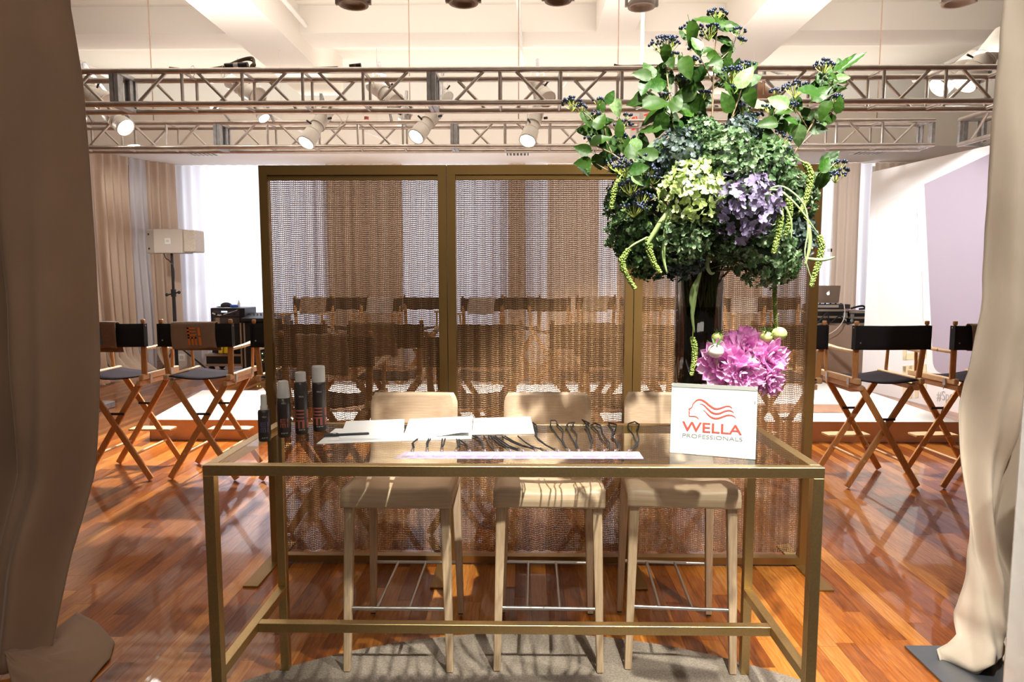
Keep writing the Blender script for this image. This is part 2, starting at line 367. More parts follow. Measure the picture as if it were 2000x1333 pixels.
def vent(label, c, wx, wy):
    t = thing('ceiling_vent', label, 'vent', (c[0], c[1], SF - .012))
    MB().cbox((0, 0, 0), (wx, wy, .02)).build('frame', white, t)
    MB().cbox((0, 0, -.011), (wx * .85, wy * .7, .004)).build('duct_opening', black, t)
    for i in range(6): MB().cbox((wx * (-.34 + i * .136), 0, -.016), (.02, wy * .7, .01)).build('slat', white, t)
v = D(382, 312, 11.0); vent('dark ceiling vent in the soffit above the loudspeaker', (v.x, 11.15), .5, .55)
v = D(1011, 308, 11.0); vent('slotted ceiling vent in the soffit above the middle mesh screen', (v.x, 11.3), .42, .3)
v = D(1715, 312, 11.0); vent('dark ceiling vent in the soffit beside the white printed wall', (v.x, 11.2), .5, .5)
# ceiling spot fixtures seen at the top edge
def can(label, px, py, Y, size=.11):
    c = D(px, py, Y); t = thing('ceiling_spotlight', label, 'ceiling light', c)
    m = white if px > 1200 else mat('tan housing', (.32, .24, .17), .5)
    MB().lathe([(0, .12), (size * .6, .1), (size * .75, 0), (size, -.03), (size, -.06), (size * .8, -.06), (size * .78, -.03), (0, -.02)], 20, c=(0, 0, .03)).build('housing', m, t)
    MB().cbox((-size * 1.1, 0, .0), (.02, .03, .05)).cbox((size * 1.1, 0, .0), (.02, .03, .05)).build('clip', m, t)
    MB().tube([(0, 0, .13), (0, 0, max(.3, 4.6 - c.z))], .008, 6).build('stem', white, t)
can('tan ceiling spotlight cut by the top edge, leftmost', 690, 2, 5.2)
can('tan ceiling spotlight cut by the top edge above the middle screen', 905, -2, 5.2)
can('tan ceiling spotlight cut by the top edge, third from the left', 1090, -6, 5.2, .1)
can('white ceiling spotlight with a downrod to the left of the bouquet top', 1253, 6, 5.2, .1)
can('white and tan ceiling spotlight at the top right above the paired spotlights', 1872, -2, 5.2)
t = D(1253, 20, 5.6)
tag(MB().tube([(1.35, 8.0, 4.8), (1.35, 8.0, 3.3)], .022, 8).build('drop_rod', white), 'white vertical rod hanging from the ceiling left of the bouquet top', 'rod')
# ================================================================== DRAPES
def drape(name, label, m, path, zt, zb=0, wl=.22, amp=.05, seed=0, parent=None, flare=.06, puddle=.0, header=False):
    """hanging cloth along a floor path of (x, y) points"""
    P = [Vector((a, b, 0)) for a, b in path]; seg = [(P[i + 1] - P[i]).length for i in range(len(P) - 1)]; T = sum(seg)
    def at(s):
        d = s * T
        for i, l in enumerate(seg):
            if d <= l or i == len(seg) - 1:
                t = (P[i + 1] - P[i]) / l; return P[i] + t * d, t
            d -= l
    rr = random.Random(seed); ph = rr.uniform(0, 50)
    def fn(u, v):
        p, t = at(u); nrm = Vector((t.y, -t.x, 0)); z = zt + (zb - zt) * v
        s = u * T
        f = math.sin(s / wl * 6.283 + 2.2 * noise.noise(Vector((s * 1.7 + ph, v * .5, 0)))) * (.7 + .6 * noise.noise(Vector((s * 3 + ph, 1, 0))))
        a = amp * (.55 + .75 * v) * (1.4 if v < .02 and header else 1)
        q = p + nrm * (f * a + flare * v * v * (1 + noise.noise(Vector((s * 2, ph, 3))))) + t * (.06 * v * noise.noise(Vector((s * 1.3 + ph, v * 1.5, 5))))
        if puddle and v > .9:
            k = (v - .9) / .1; q = q + nrm * puddle * k * k * (1 + .8 * noise.noise(Vector((s * 4, ph, 8)))); z = max(.02, z + .06 * k * (.5 + noise.noise(Vector((s * 6, v * 20, ph)))))
        return (q.x, q.y, z)
    n = max(24, int(T / wl * 9))
    o = MB().grid(fn, n, 26).build(name, m, parent)
    return tag(o, label, 'curtain')
drape('pleated_drape', 'taupe drape with a gathered ruffled top behind the left foreground curtain', taupe, [(-6.35, 8.3), (-6.4, 10.2)], 3.27, 0, .15, .07, 3, header=True, puddle=.15)
drape('sheer_curtain', 'narrow white sheer beside the ruffled drape at the left', sheer, [(-7.0, 10.4), (-6.85, 10.9)], SF - .004, 0, .16, .06, 41)
drape('drape', 'golden taupe drape puddling on the floor behind the leftmost chair', taupe, [(-6.85, 10.9), (-6.62, 11.6)], SF - .004, 0, .16, .07, 4, puddle=.35)
drape('sheer_curtain', 'narrow white sheer strip left of the loudspeaker', sheer, [(-6.62, 11.6), (-6.5, 11.9)], SF - .004, 0, .16, .06, 42)
drape('drape', 'taupe drape directly behind the loudspeaker', taupe, [(-6.5, 11.9), (-6.2, 12.3)], SF - .004, 0, .15, .07, 43, puddle=.3)
BK = [(-7.9, -6.9, 's'), (-6.0, -5.95, 't'), (-6.3, -4.5, 's'), (-4.5, -3.55, 's'), (-3.5, -2.15, 't'), (-2.3, -1.1, 's'), (-1.1, -.25, 's'), (-.25, .05, 't'),
      (.05, .45, 's'), (.45, 1.35, 't'), (1.35, 1.7, 's'), (1.7, 2.35, 't'), (2.35, 3.4, 's'), (3.4, 4.3, 't'), (4.3, 5.2, 's'), (5.2, 5.5, 's'), (5.5, 5.95, 't'), (5.95, 6.2, 's'), (6.2, 7.6, 't')]
WH = ['at the far left corner', 'in the left corner', 'behind the loudspeaker stand', 'behind the black equipment racks', 'seen through the left screen, widest', 'seen through the right half of the left screen',
      'seen through the left edge of the middle screen', 'narrow, left of the middle of the middle screen', 'narrow, at the middle of the middle screen', 'wide, seen through the middle screen', 'narrow, at the right part of the middle screen',
      'at the join of the middle and right screens', 'seen through the right screen behind the vase', 'behind the right screen below the hydrangeas', 'at the right edge of the right screen', 'narrow, just right of the right screen',
      'narrow, above the laptop', 'narrow, right of the laptop', 'beside the white printed wall']
for i, (a, b, k) in enumerate(BK):
    if b - a < .1: continue
    y = BW + (0 if k == 's' else -.12)
    drape('sheer_curtain' if k == 's' else 'drape', ('white sheer curtain ' if k == 's' else 'taupe drape on the far wall ') + WH[i], sheer if k == 's' else taupe,
          [(a, y), (b, y)], SF - .004, 0, .19 if k == 's' else .15, .075 if k == 's' else .06, 10 + i, puddle=.2)
# foreground curtains
def edge(tab, z):
    for i in range(len(tab) - 1):
        if tab[i][0] >= z >= tab[i + 1][0]:
            f = (tab[i][0] - z) / (tab[i][0] - tab[i + 1][0]); return tab[i][1] + (tab[i + 1][1] - tab[i][1]) * f
    return tab[0][1] if z > tab[0][0] else tab[-1][1]
YL = 2.9
def tabpx(pts, Y): return [(D(x, y, Y).z, D(x, y, Y).x) for x, y in pts]
LT = tabpx([(92, -330), (105, 0), (130, 150), (148, 400), (162, 600), (167, 800), (163, 950), (152, 1080), (154, 1180), (158, 1250)], YL)
def leftfn(u, v):
    z = 3.5 * (1 - v) ** 1.0
    e = edge(LT, z)
    s = (1 - u)
    lean = .45 * max(0, 1 - z / 1.3) ** 1.6
    x = e - s * 1.5 + lean * s * (1 - s) * .7
    k = s * 1.5
    f = math.sin(k * 17 + 1.2 + .5 * math.sin(z * 1.1) + lean * 3) * .10 + math.sin(k * 41 + z * .7) * .03
    y = YL - .02 + f * (1 - .5 * max(0, 1 - z / .5)) - .62 * max(0, .75 - z) * (.45 + .8 * s) - (.1 * s)
    y += .012 * noise.noise(Vector((x * 5, z * 3, 1)))
    return (x, y, max(z, .012))
lc = MB().grid(leftfn, 130, 60)
P0 = [Z(60, 1290), Z(150, 1200), Z(190, 1222), Z(224, 1258), Z(215, 1290), Z(185, 1325), Z(140, 1380), Z(40, 1400)]
def pud(u, v):
    # the cloth lying on the floor at the foot of the left curtain
    c = Vector((-2.05, 2.55, 0)); n = len(P0) - 1; i = min(int(u * n), n - 1); p = P0[i].lerp(P0[i + 1], u * n - i); q = c.lerp(p, v)
    h = .10 * (1 - v) ** 2 + .014 * abs(math.sin(v * 7 + 3 * noise.noise(Vector((u * 5, v * 2, 0))))) * (1 - v * .6) + .006
    return (q.x, q.y, h)
lc.grid(pud, 60, 20)
tag(lc.build('velvet_curtain', vel, None, solid=.006), 'brown taupe velvet curtain hanging in the left foreground, hem puddled on the floor', 'curtain')
YR = 2.75
RT = tabpx([(1962, -330), (1962, 0), (1962, 120), (1960, 300), (1945, 430), (1925, 620), (1905, 800), (1902, 900), (1897, 1000), (1885, 1120), (1868, 1200), (1845, 1260), (1838, 1300)], YR)
def rightfn(u, v):
    z = 3.5 * (1 - v); e = edge(RT, z); k = u * 1.0
    pinch = math.exp(-((z - .62) / .28) ** 2)
    x = e + k * (1 - .35 * pinch) + .02 * math.sin(z * 5 + k * 8)
    tw = .6 * z + 1.4 * max(0, .9 - z)
    f = math.sin(k * 30 + .6 + tw * 1.2) * .055 * (1 - .3 * pinch) + .022 * math.sin(k * 67 + z * 5 + 2 * math.sin(z * 2)) * (1 if z < 1.2 else .6)
    y = YR + f - .16 * max(0, .45 - z) + .012 * noise.noise(Vector((x * 9, z * 7, 1))) + .02 * noise.noise(Vector((x * 4, z * 3.5, 4)))
    if z < .3: y += .03 * math.sin(z * 45 + k * 14) * (1 - z / .3); x -= .03 * math.sin(z * 28 + 1) * (1 - z / .3)
    return (x, y, max(z, .012))
rc = MB().grid(rightfn, 110, 90)
tag(rc.build('linen_curtain', velr, None, solid=.005), 'cream crushed velvet curtain gathered at the foot in the right foreground', 'curtain')
cx = D(1955, 1320, 2.3).x
struct(MB().box((cx, 1.3, 0), (cx + .8, 2.3, 1.28)).build('trim_1', mat('painted column', (.82, .82, .78), .7, bump=.3, bscale=12), bev=.015))
b = Z(1766, 1266)
pl = MB().box((b.x, b.y - .55, 0), (b.x + .55, b.y, .012)).build('floor_plate', mat('blued steel', (.25, .28, .33), .35, .9, var=.4, vscale=5), bev=.002)
tag(pl, 'square grey steel base plate on the floor under the right curtain', 'base plate')
c = D(176, 782, 8.8)
sp = MB().cbox((-5.3, 8.1, .04), (.55, .3, .08)).build('steel_weight', plate, bev=.01)
tag(sp, 'flat grey steel weight on the floor behind the leftmost chair', 'weight')
# ================================================================== STAGE
skirt = mat('blush satin', (.60, .36, .25), .38, var=.2, vscale=6)
fleece = mat('white fleece', (.92, .91, .9), 1, bump=.4, bscale=90)
def skirt_box(name, label, x0, x1, y0, y1, h, xb=0, z0=0):
    t = thing(name, label, 'stage', ((x0 + x1) / 2, (y0 + y1) / 2, z0)); cx, cyy = (x0 + x1) / 2, (y0 + y1) / 2
    tp = [(x0 - cx, y0 - cyy), (x1 - cx, y0 - cyy), (x1 - cx, y1 - cyy), (x0 - xb - cx, y1 - cyy)]
    MB().prism(tp, h - .03, h).build('top', fleece, t, bev=.008)
    pth = [tp[3], tp[0], tp[1], tp[2]]; m = MB()
    for i in range(3):
        a = Vector((*pth[i], 0)); b = Vector((*pth[i + 1], 0)); d = (b - a); L_ = d.length; d.normalize(); nn = Vector((d.y, -d.x, 0))
        m.grid(lambda u, v: a + d * L_ * u + nn * (.004 + .006 * math.sin(u * L_ * 22 + 2 * math.sin(u * 9)) * v) + Vector((0, 0, (h - .006) * (1 - v) + .003)), int(L_ * 24), 3)
    m.build('skirt', skirt, t)
skirt_box('stage_platform', 'low platform with white fleece top and blush satin skirt beyond the front row of chairs', -3.66, 4.24, 6.56, 8.3, .205, .3)
skirt_box('stage_riser', 'upper step of the platform seen through the mesh screens', -2.45, 3.3, 6.98, 8.2, .094, 0, .2055)
# printed white wall
A = Vector((4.86, 9.75, 0)); B = Vector((5.42, 6.4, 0)); dv = (B - A); WL = dv.length; dv.normalize(); nv = Vector((dv.y, -dv.x, 0))
if nv.x > 0: nv = -nv
WT = 3.055
def wallp(px, py, off=.003):
    r = ray(px, py); A2 = A + nv * off; t = ((A2 - CAM).dot(nv)) / r.dot(nv); return CAM + r * t
t = thing('printed_wall', 'freestanding glossy white printed wall with large lavender panel on the right', 'display wall', A)
MB().prism([(0, 0), (dv * WL).to_2d()[:], (dv * WL - nv * .06).to_2d()[:], (-nv * .06).to_2d()[:]], 0, WT).build('panel', mat('gloss white', (.95, .95, .97), .18, var=.03, vscale=3), t)
def rpoly(pts, rad, seg=8):
    out = []; n = len(pts)
    for i in range(n):
        p = Vector(pts[i]); a = Vector(pts[i - 1]); b = Vector(pts[(i + 1) % n]); r_ = rad[i] if isinstance(rad, (list, tuple)) else rad
        if r_ <= 0: out.append(p); continue
        pa = p + (a - p).normalized() * r_; pb = p + (b - p).normalized() * r_
        for k in range(seg + 1):
            f = k / seg; out.append(pa.lerp(p, f).lerp(p.lerp(pb, f), f))
    return out
def print_patch(name, pts, rad, m, off=.004):
    P = [wallp(x, y, off) - A for x, y in [tuple(q) for q in rpoly(pts, rad)]]
    MB().add(P, [tuple(range(len(P)))]).build(name, m, t)
print_patch('lavender_print', [(1805, 360), (1956, 290), (1975, 732), (1823, 731)], [0, 26, 26, 26], mat('lavender print', (.43, .38, .47), .2))
print_patch('blush_print', [(1709, 402), (1790, 368), (1793, 480), (1711, 510)], [20, 2, 22, 4], mat('blush print', (.93, .89, .88), .2))
print_patch('mint_print', [(1712, 532), (1800, 512), (1803, 632), (1716, 640)], [4, 22, 2, 22], mat('mint print', (.88, .91, .90), .2))
yel = mat('yellow print', (.86, .76, .5), .3)
m = MB(); fm = lambda u, v: wallp(1763 + 46 * u, 640 + 140 * v - 4 * u, .005) - A
mark(m, fm); m.build('letter_mark', yel, t)
tm = text_mesh('#Spe', 1, 1, greym)
for v in tm.vertices: q = wallp(1829 + (v.co.x + .5) * 32, 788 - v.co.z * 24, .006) - A; v.co = q
obj('lettering', tm, t)
# ================================================================== TRUSSES
TW = .275
brace_mats = alu
def make_truss(L_=2.73):
    t = thing('lighting_truss', 'x', 'truss')
    n = 5; bay = (L_ - .13) / n; h = TW
    for z in (0, h):
        for y in (0, h): MB().tube([(0, y, z), (L_, y, z)], .026, 10).build('chord', alu, t)
    vm = MB().tube([(0, 0, 0), (0, 0, h)], .0145, 6, cap=False).mesh('upright', alu)
    dm = MB().tube([(0, 0, 0), (h, 0, h)], .0145, 6, cap=False).mesh('diagonal', alu)
    cm = MB().tube([(0, 0, 0), (0, h, 0)], .0145, 6, cap=False).mesh('cross_bar', alu)
    x0 = .065
    for y in (0, h):
        for i in range(n + 1):
            x = x0 + bay * i
            if 0 < i < n:
                obj('upright', vm, t, (x, y, 0))
            if i < n:
                o = obj('diagonal', dm, t, (x + (bay - h) / 2, y, 0))
                if (i + (1 if y else 0)) % 2: o.rotation_euler = (0, 0, math.pi); o.location.x += h
    for z in (0, h):
        for i in range(1, n): obj('cross_bar', cm, t, (x0 + bay * i, 0, z))
    for x in (.02, L_ - .02):
        m = MB()
        for y in (0, h): m.cbox((x, y, h / 2), (.035, .035, h))
        for z in (0, h): m.cbox((x, h / 2, z), (.035, h, .035))
        m.cbox((x, .06, h / 2), (.012, .05, h)).cbox((x, h - .06, h / 2), (.012, .05, h))
        m.build('end_plate', plate, t)
    return t
T0 = make_truss(); tt = capture(T0); first = [True]
def truss(label, x, y, z, rz=0, group=None):
    if first[0]: o = T0; first[0] = False
    else: o = spawn(tt)
    o.location = (x, y, z); o.rotation_euler = (0, 0, rz); o['label'] = label; o['group'] = 'box truss sections above the stage'; return o
zt = 3.085; xj = D(224, 170, 6.0).x; SL = 2.73
truss('front truss section at the far left, cut by the left curtain', xj - SL, 6.0, zt)
truss('front truss section carrying the coiled cable and black plugs', xj, 6.0, zt)
truss('front truss section above the middle mesh screen', xj + SL, 6.0, zt)
truss('front truss section behind the top of the tall bouquet', xj + 2 * SL, 6.0, zt)
truss('front truss section at the right, running to the right curtain', xj + 3 * SL, 6.0, zt)
xf = D(424, 260, 8.0).x; z2 = 3.095
truss('rear truss section at the far left behind the small reflector spotlight', xf - SL, 8.0, z2)
truss('rear truss section holding the leftmost large white spotlight', xf, 8.0, z2)
truss('rear truss section behind the two middle white spotlights', xf + SL, 8.0, z2)
truss('rear truss section behind the bouquet, ending at the right corner', xf + 2 * SL, 8.0, z2)
truss('side truss section above the white printed wall', 4.95, 8.0, z2, R(-87))
# ================================================================== SPOTLIGHTS
lensm = mat('lit lens', (1, .97, .9), .3, emit=22)
housing = mat('white lamp housing', (.72, .68, .62), .4)
tanh = mat('amber lamp housing', (.50, .32, .20), .45)
def spot(label, rear, lens, Yr, Yl, r=.075, m=housing, lit=True, hang=.28, knob=True):
    a = D(*rear, Yr); b = D(*lens, Yl); d = (b - a); L_ = d.length
    t = thing('stage_spotlight', label, 'spotlight', a, 0, 'theatre spotlights on the trusses')
    q = d.to_track_quat('Z', 'Y').to_matrix().to_4x4()
    MB().lathe([(r * .5, -.03), (r * .95, 0), (r, .02), (r, L_ * .5), (r * .92, L_ * .52), (r * .92, L_ * .68), (r * 1.12, L_ * .7), (r * 1.25, L_ * .97), (r * 1.25, L_), (r * 1.12, L_), (r * 1.1, L_ * .95), (.0001, L_ * .94)], 18, mtx=q).build('barrel', m, t)
    MB().lathe([(.0001, L_ * .955), (r * 1.08, L_ * .965)], 18, mtx=q).build('lens', lensm if lit else housing, t)
    y = MB(); c = q @ Vector((0, 0, L_ * .33)); s = q @ Vector((1, 0, 0)); s.z = 0; s = s.normalized() if s.length > .1 else Vector((1, 0, 0))
    top = c + Vector((0, 0, hang))
    for k in (-1, 1):
        y.bar(c + s * k * (r + .012), c + s * k * (r + .012) + Vector((0, 0, hang * .6)), .008, .035)
    y.bar(c + s * -(r + .012) + Vector((0, 0, hang * .6)), c + s * (r + .012) + Vector((0, 0, hang * .6)), .035, .008)
    y.build('yoke', m, t)
    MB().tube([c + Vector((0, 0, hang * .6)), top], .018, 8).build('clamp', plate, t)
    ty = 8.0 if a.y > 7.2 else (6.26 if a.y < 7.0 else 6.26); cw = a + top; tz = 3.09 if abs(cw.z - 3.09) < abs(cw.z - 3.365) else 3.365
    if a.y > 8.2: ty = 8.0
    MB().tube([top, Vector((cw.x, ty, tz)) - a], .016, 8).build('hanging_arm', plate, t)
    if knob:
        k = c + s * (r + .03); MB().tube([k, k + s * .04], .014, 8).build('knob', black, t)
        k = q @ Vector((0, r * 1.0, L_ * .6)); MB().tube([k, k * 1.0 + (q @ Vector((0, .06, .02)))], .01, 6).build('shutter_handle', black, t)
    rg = MB()
    for z_ in (.5, .7): rg.lathe([(r * 1.0, L_ * z_ - .006), (r * 1.13, L_ * z_ - .006), (r * 1.13, L_ * z_ + .006), (r * 1.0, L_ * z_ + .006)], 18, mtx=q)
    rg.build('band', m, t)
spot('white spotlight below the front truss, leftmost of the three large ones', (643, 212), (597, 280), 7.75, 7.45)
spot('white spotlight below the front truss, middle of the three large ones', (858, 212), (812, 268), 7.75, 7.45)
spot('white spotlight below the front truss, rightmost of the three large ones', (1052, 212), (1030, 276), 7.75, 7.45)
spot('flared reflector spotlight below the left end of the front truss', (212, 222), (246, 250), 7.65, 7.58, .085)
spot('small lit spotlight peeping under the left end of the front truss', (135, 215), (158, 235), 7.65, 7.6, .06)
spot('small spotlight tilted right below the front truss beside the cable coil', (505, 215), (516, 232), 7.6, 7.57, .055)
spot('white spotlight seen through the front truss below the cable coil', (450, 160), (505, 190), 7.3, 7.1, .08, lit=False)
spot('white spotlight seen through the left end of the front truss', (145, 165), (215, 205), 7.3, 7.0, .09, lit=False)
spot('white spotlight seen through the front truss left of the joint plates', (725, 165), (775, 200), 7.4, 7.2, .075, lit=False)
spot('small white spotlight seen through the front truss right of the joint plates', (860, 175), (875, 190), 8.4, 8.3, .06, lit=False)
spot('white spotlight seen through the front truss above the right large one', (1040, 160), (1070, 195), 7.3, 7.1, .075, lit=False)
spot('dim spotlight hanging just left of the middle large spotlight', (800, 220), (784, 238), 8.3, 8.27, .05)
spot('amber shaded spotlight half hidden behind the bouquet', (1470, 175), (1535, 222), 6.9, 6.8, .095, tanh)
spot('white spotlight at the upper right, left one of the tilted pair', (1905, 112), (1832, 172), 6.75, 6.72, .085, hang=-.2)
spot('white spotlight at the upper right, nearer one of the tilted pair', (1962, 66), (1882, 165), 6.6, 6.56, .095, hang=-.25)
c = D(417, 211, 7.6); s = thing('pinspot', 'tiny glaring pin spotlight just below the front truss at the left', 'spotlight', c)
MB().ball((0, 0, 0), .03, n=10, m=6).build('bulb', mat('glaring bulb', (1, 1, 1), .3, emit=120), s); MB().tube([(0, .03, 0), (0, .12, .05)], .04, 10).build('housing', housing, s); MB().tube([(0, .1, .05), Vector((c.x, 8.0, 3.4)) - c], .012, 6).build('hanging_arm', plate, s)
# cables and plugs on the front truss
cab = mat('brown cable', (.16, .11, .06), .6)
def cable(label, pts, Y, r=.012, m=cab, name='cable'):
    P = [D(x, y + (5 if Y == 6.0 else 0), Y + dy) for x, y, dy in pts]; Q = []
    for i in range(len(P) - 1):
        p0 = P[max(i - 1, 0)]; p1 = P[i]; p2 = P[i + 1]; p3 = P[min(i + 2, len(P) - 1)]
        for k in range(5):
            f = k / 5; Q.append(.5 * ((2 * p1) + (p2 - p0) * f + (2 * p0 - 5 * p1 + 4 * p2 - p3) * f * f + (3 * p1 - p0 - 3 * p2 + p3) * f ** 3))
    Q.append(P[-1])
    return tag(MB().tube(Q, r, 7).build(name, m), label, 'cable')
cable('brown cable looping up over the front truss near the black plug', [(331, 128, .1), (350, 130, .1), (390, 133, .1), (430, 128, .1), (470, 112, .15), (492, 108, .15), (496, 118, .12), (494, 128, .1), (560, 130, .1), (660, 127, .1)], 6.0)
cable('second brown cable coiled beside the black plug on the front truss', [(400, 131, .16), (450, 122, .16), (480, 112, .16), (495, 116, .16), (492, 127, .16), (430, 131, .16)], 6.0, .009)
cable('tan cable lying on the front truss left of the bouquet', [(1199, 122, .1), (1215, 125, .1), (1260, 124, .1), (1330, 124, .1), (1420, 122, .1)], 6.0, .012)
cable('olive cable laid along the left end of the front truss', [(120, 138, .1), (200, 136, .1), (300, 133, .1), (345, 131, .1)], 6.0, .012)
cable('white cable hanging below the front truss by the left large spotlight', [(655, 220, 0), (667, 235, 0), (660, 250, 0), (672, 242, 0), (680, 225, 0)], 7.97, .006, white)
cable('white cable drooping through the front truss left of the bouquet', [(1110, 145, .1), (1104, 165, .1), (1090, 175, .1)], 7.87, .006, white)
for i, (px, py, lb) in enumerate([(462, 126, 'black cable plug beside the coil on the front truss'), (694, 126, 'black cable plug on the front truss above the left screen')]):
    c = D(px, py + 4, 6.12); t = thing('cable_plug', lb, 'plug', c)
    L_ = .2 if i == 0 else .1; mm = black
    MB().tube([(-L_ / 2, 0, 0), (L_ / 2, 0, .01)], .028 if i == 0 else .02, 10).build('plug_body', mm, t)
    MB().tube([(-L_ * .1, 0, .001), (L_ * .1, 0, .006)], .03 if i == 0 else .021, 10).build('sleeve', whitecard if i == 0 else cab, t)
for px, lb in ((376, 'left of the coil'), (436, 'beside the plug')):
    c = D(px, 140, 5.97); tag(MB().tube([c + Vector((.03 * math.cos(a / 8 * 6.283) * .3, .04 * math.sin(a / 8 * 6.283), .05 * math.cos(a / 8 * 6.283))) for a in range(9)], .002, 4).build('cable_tie', white), 'white cable tie round the front truss ' + lb, 'cable tie')
# hanging rods from the ceiling
for px, Y, lb in ((303, 8.2, 'above the left end of the front truss'), (802, 8.2, 'above the truss joint plates'), (1013, 8.2, 'above the rightmost large spotlight'), (1205, 8.2, 'left of the bouquet'), (1710, 8.2, 'right of the bouquet, taller')):
    c = D(px, 110, Y); tag(MB().tube([(c.x, 8.1, 5.17), (c.x, 8.1, 3.37)], .006, 5).build('hanger_rod', mat('dull rod', (.35, .22, .15), .5)), 'thin hanger rod ' + lb, 'rod')
# exit sign
c = D(1254, 240, 9.2); t = thing('exit_sign', 'white exit sign with red lettering hanging behind the bouquet', 'exit sign', c, R(-52))
MB().cbox((0, 0, 0), (.36, .07, .3)).build('sign_box', white, t, bev=.006)
MB().tube([(0, 0, .15), (0, 0, 5.18 - c.z)], .01, 6).build('stem', white, t)
o = obj('lettering', text_mesh('EXIT', .3, .17, mat('red letters', (.75, .04, .03), .5, emit=.5)), t, (0, -.037, -.08))
# ================================================================== DIRECTOR CHAIRS
def make_chair():
    t = thing('director_chair', 'x', 'chair')
    yb, yf = -.235, .235
    # crossed legs
    for y, s in ((yb, 1), (yf, -1)):
        for k in (-1, 1):
            o = .012 * k * s
            MB().bar((-.27 * k, y + o, .012), (.205 * k, y + o, .775), .046, .022, up=(0, 1, 0)).build('leg', beech, t, bev=.004, seg=1)
    # seat rails, lower rails, posts, arms
    for k in (-1, 1):
        x = .245 * k
        MB().cbox((x, 0, .825), (.036, .56, .045)).build('seat_rail', beechl, t, bev=.008)
        MB().cbox((.215 * k, 0, .775), (.032, .54, .04)).build('under_rail', beechl, t, bev=.006)
        MB().bar((x, -.225, .835), (x * 1.1, -.255, 1.24), .042, .024, up=(0, 1, 0)).build('back_post', beech, t, bev=.008)
        MB().lathe([(.009, 0), (.011, .008), (.016, .012), (.0165, .034), (.012, .038), (0, .038)], 10, c=(x * 1.1, -.256, 1.238)).build('post_knob', beech, t)
        MB().tube([(x * 1.02, .19, .84), (x * 1.06, .19, 1.05)], .013, 8).build('arm_post', beech, t)
        P = [(x * 1.07, -.245, 1.045), (x * 1.08, -.1, 1.045), (x * 1.1, .05, 1.05), (x * 1.1, .19, 1.06), (x * 1.08, .255, 1.06)]
        m = MB()
        for i in range(4): m.bar(P[i], P[i + 1], .04 + .008 * i, .022)
        m.build('armrest', beechl, t, bev=.007)
        for y in (-.17, .15):
            MB().cbox((x * 1.02 + .016 * k, y, .815), (.006, .03, .05)).bar((x + .018 * k, y, .80), (.215 * k + .02 * k, y + .05, .755), .004, .02).build('hinge', steel, t)
        MB().tube([(.215 * k, yb, .205) if 0 else (-.145 * k - .0, yb, .21), (-.145 * k, yf, .21)], .011, 8).build('stretcher', beechl, t)
    for y in (yb, yf):
        z = .53
        MB().bar((-.075, y, z), (.075, y, z), .014, .018).build('brace', mat('dark brace', (.03, .025, .025), .5), t)
    # foot rest
    m = MB(); m.prism([(-.18, yf + .0), (.18, yf + .0), (.18, yf + .12), (.1, yf + .135), (-.1, yf + .135), (-.18, yf + .12)], .285, .303)
    m.build('footrest', beechl, t, bev=.004)
    # canvas
    m = MB(); m.grid(lambda u, v: (-.245 + .49 * u, -.26 + .52 * v, .835 - .028 * math.sin(u * math.pi)), 14, 4); m.build('seat', seatc, t, solid=.006)
    m = MB(); W = .285
    def bk(u, v): return (-W + 2 * W * u, -.268 + .012 * math.sin(u * math.pi) - .02 * (1 - v), 1.065 + .178 * v - .004 * math.sin(u * math.pi))
    m.grid(bk, 16, 4)
    for k in (-1, 1):
        m.box((k * W - .003, -.285, 1.065), (k * W + .003, -.235, 1.24)); m.add([(k * W, -.24, 1.065), (k * W, -.24, 1.24), (k * (W - .06), -.236, 1.24), (k * (W - .06), -.236, 1.065)], [(0, 1, 2, 3)])
    m.build('backrest', blackc, t, solid=.005)
    MB().lathe([(0, -.003), (.006, -.003), (.006, .0), (0, .0)], 8, mtx=Matrix.Translation((-W + .035, -.288, 1.115)) @ Matrix.Rotation(R(90), 4, 'X')).build('rivet', steel, t)
    return t
C0 = make_chair(); ct = capture(C0); cf = [True]
def chair(label, x, y, rz=0, z=0, group='tall director chairs round the stage'):
    if cf[0]: o = C0; cf[0] = False
    else: o = spawn(ct)
    o.location = (x, y, z); o.rotation_euler = (0, 0, rz); o['label'] = label; o['group'] = group; return o
blue = mat('blue print', (.10, .24, .42), .8); orange = mat('orange print', (.85, .22, .02), .8)
def towel(label, ch, xoff, wd, drop, dropb, logo=None, seed=0, m=None):
    t = thing('hand_towel', label, 'towel', ch.location, ch.rotation_euler.z, 'taupe towels over the chair backs')
    rr = random.Random(seed); ph = rr.uniform(0, 30)
    def fn(u, v):
        x = xoff + wd * (u - .5) + .006 * math.sin(v * 8 + ph); L1 = drop; L2 = dropb; s = v * (L1 + L2 + .03)
        if s < L1: y = -.302 - .006 * abs(noise.noise(Vector((u * 4, v * 3, ph)))); z = 1.252 - (L1 - s)
        elif s < L1 + .03: f = (s - L1) / .03; y = -.302 + .055 * f; z = 1.252 + .006 * math.sin(f * math.pi)
        else: y = -.246 + .03 * min(1, (s - L1 - .03) * 3); z = 1.252 - (s - L1 - .03); x += .02 * min(1, (s - L1 - .03) * 6)
        if s < L1: z += .006 * math.sin(u * 5 + ph); x += .015 * (L1 - s) / L1
        return (x, y, z)
    MB().grid(fn, 14, 26).build('cloth', m or towelm, t, solid=.006)
    if logo:
        mb = MB(); mark(mb, lambda a, b: (xoff - .05 * 1 + .10 * a + .012 * b + .01, -.313, 1.215 - .135 * b)); mb.build('letter_mark', logo, t)
    return t
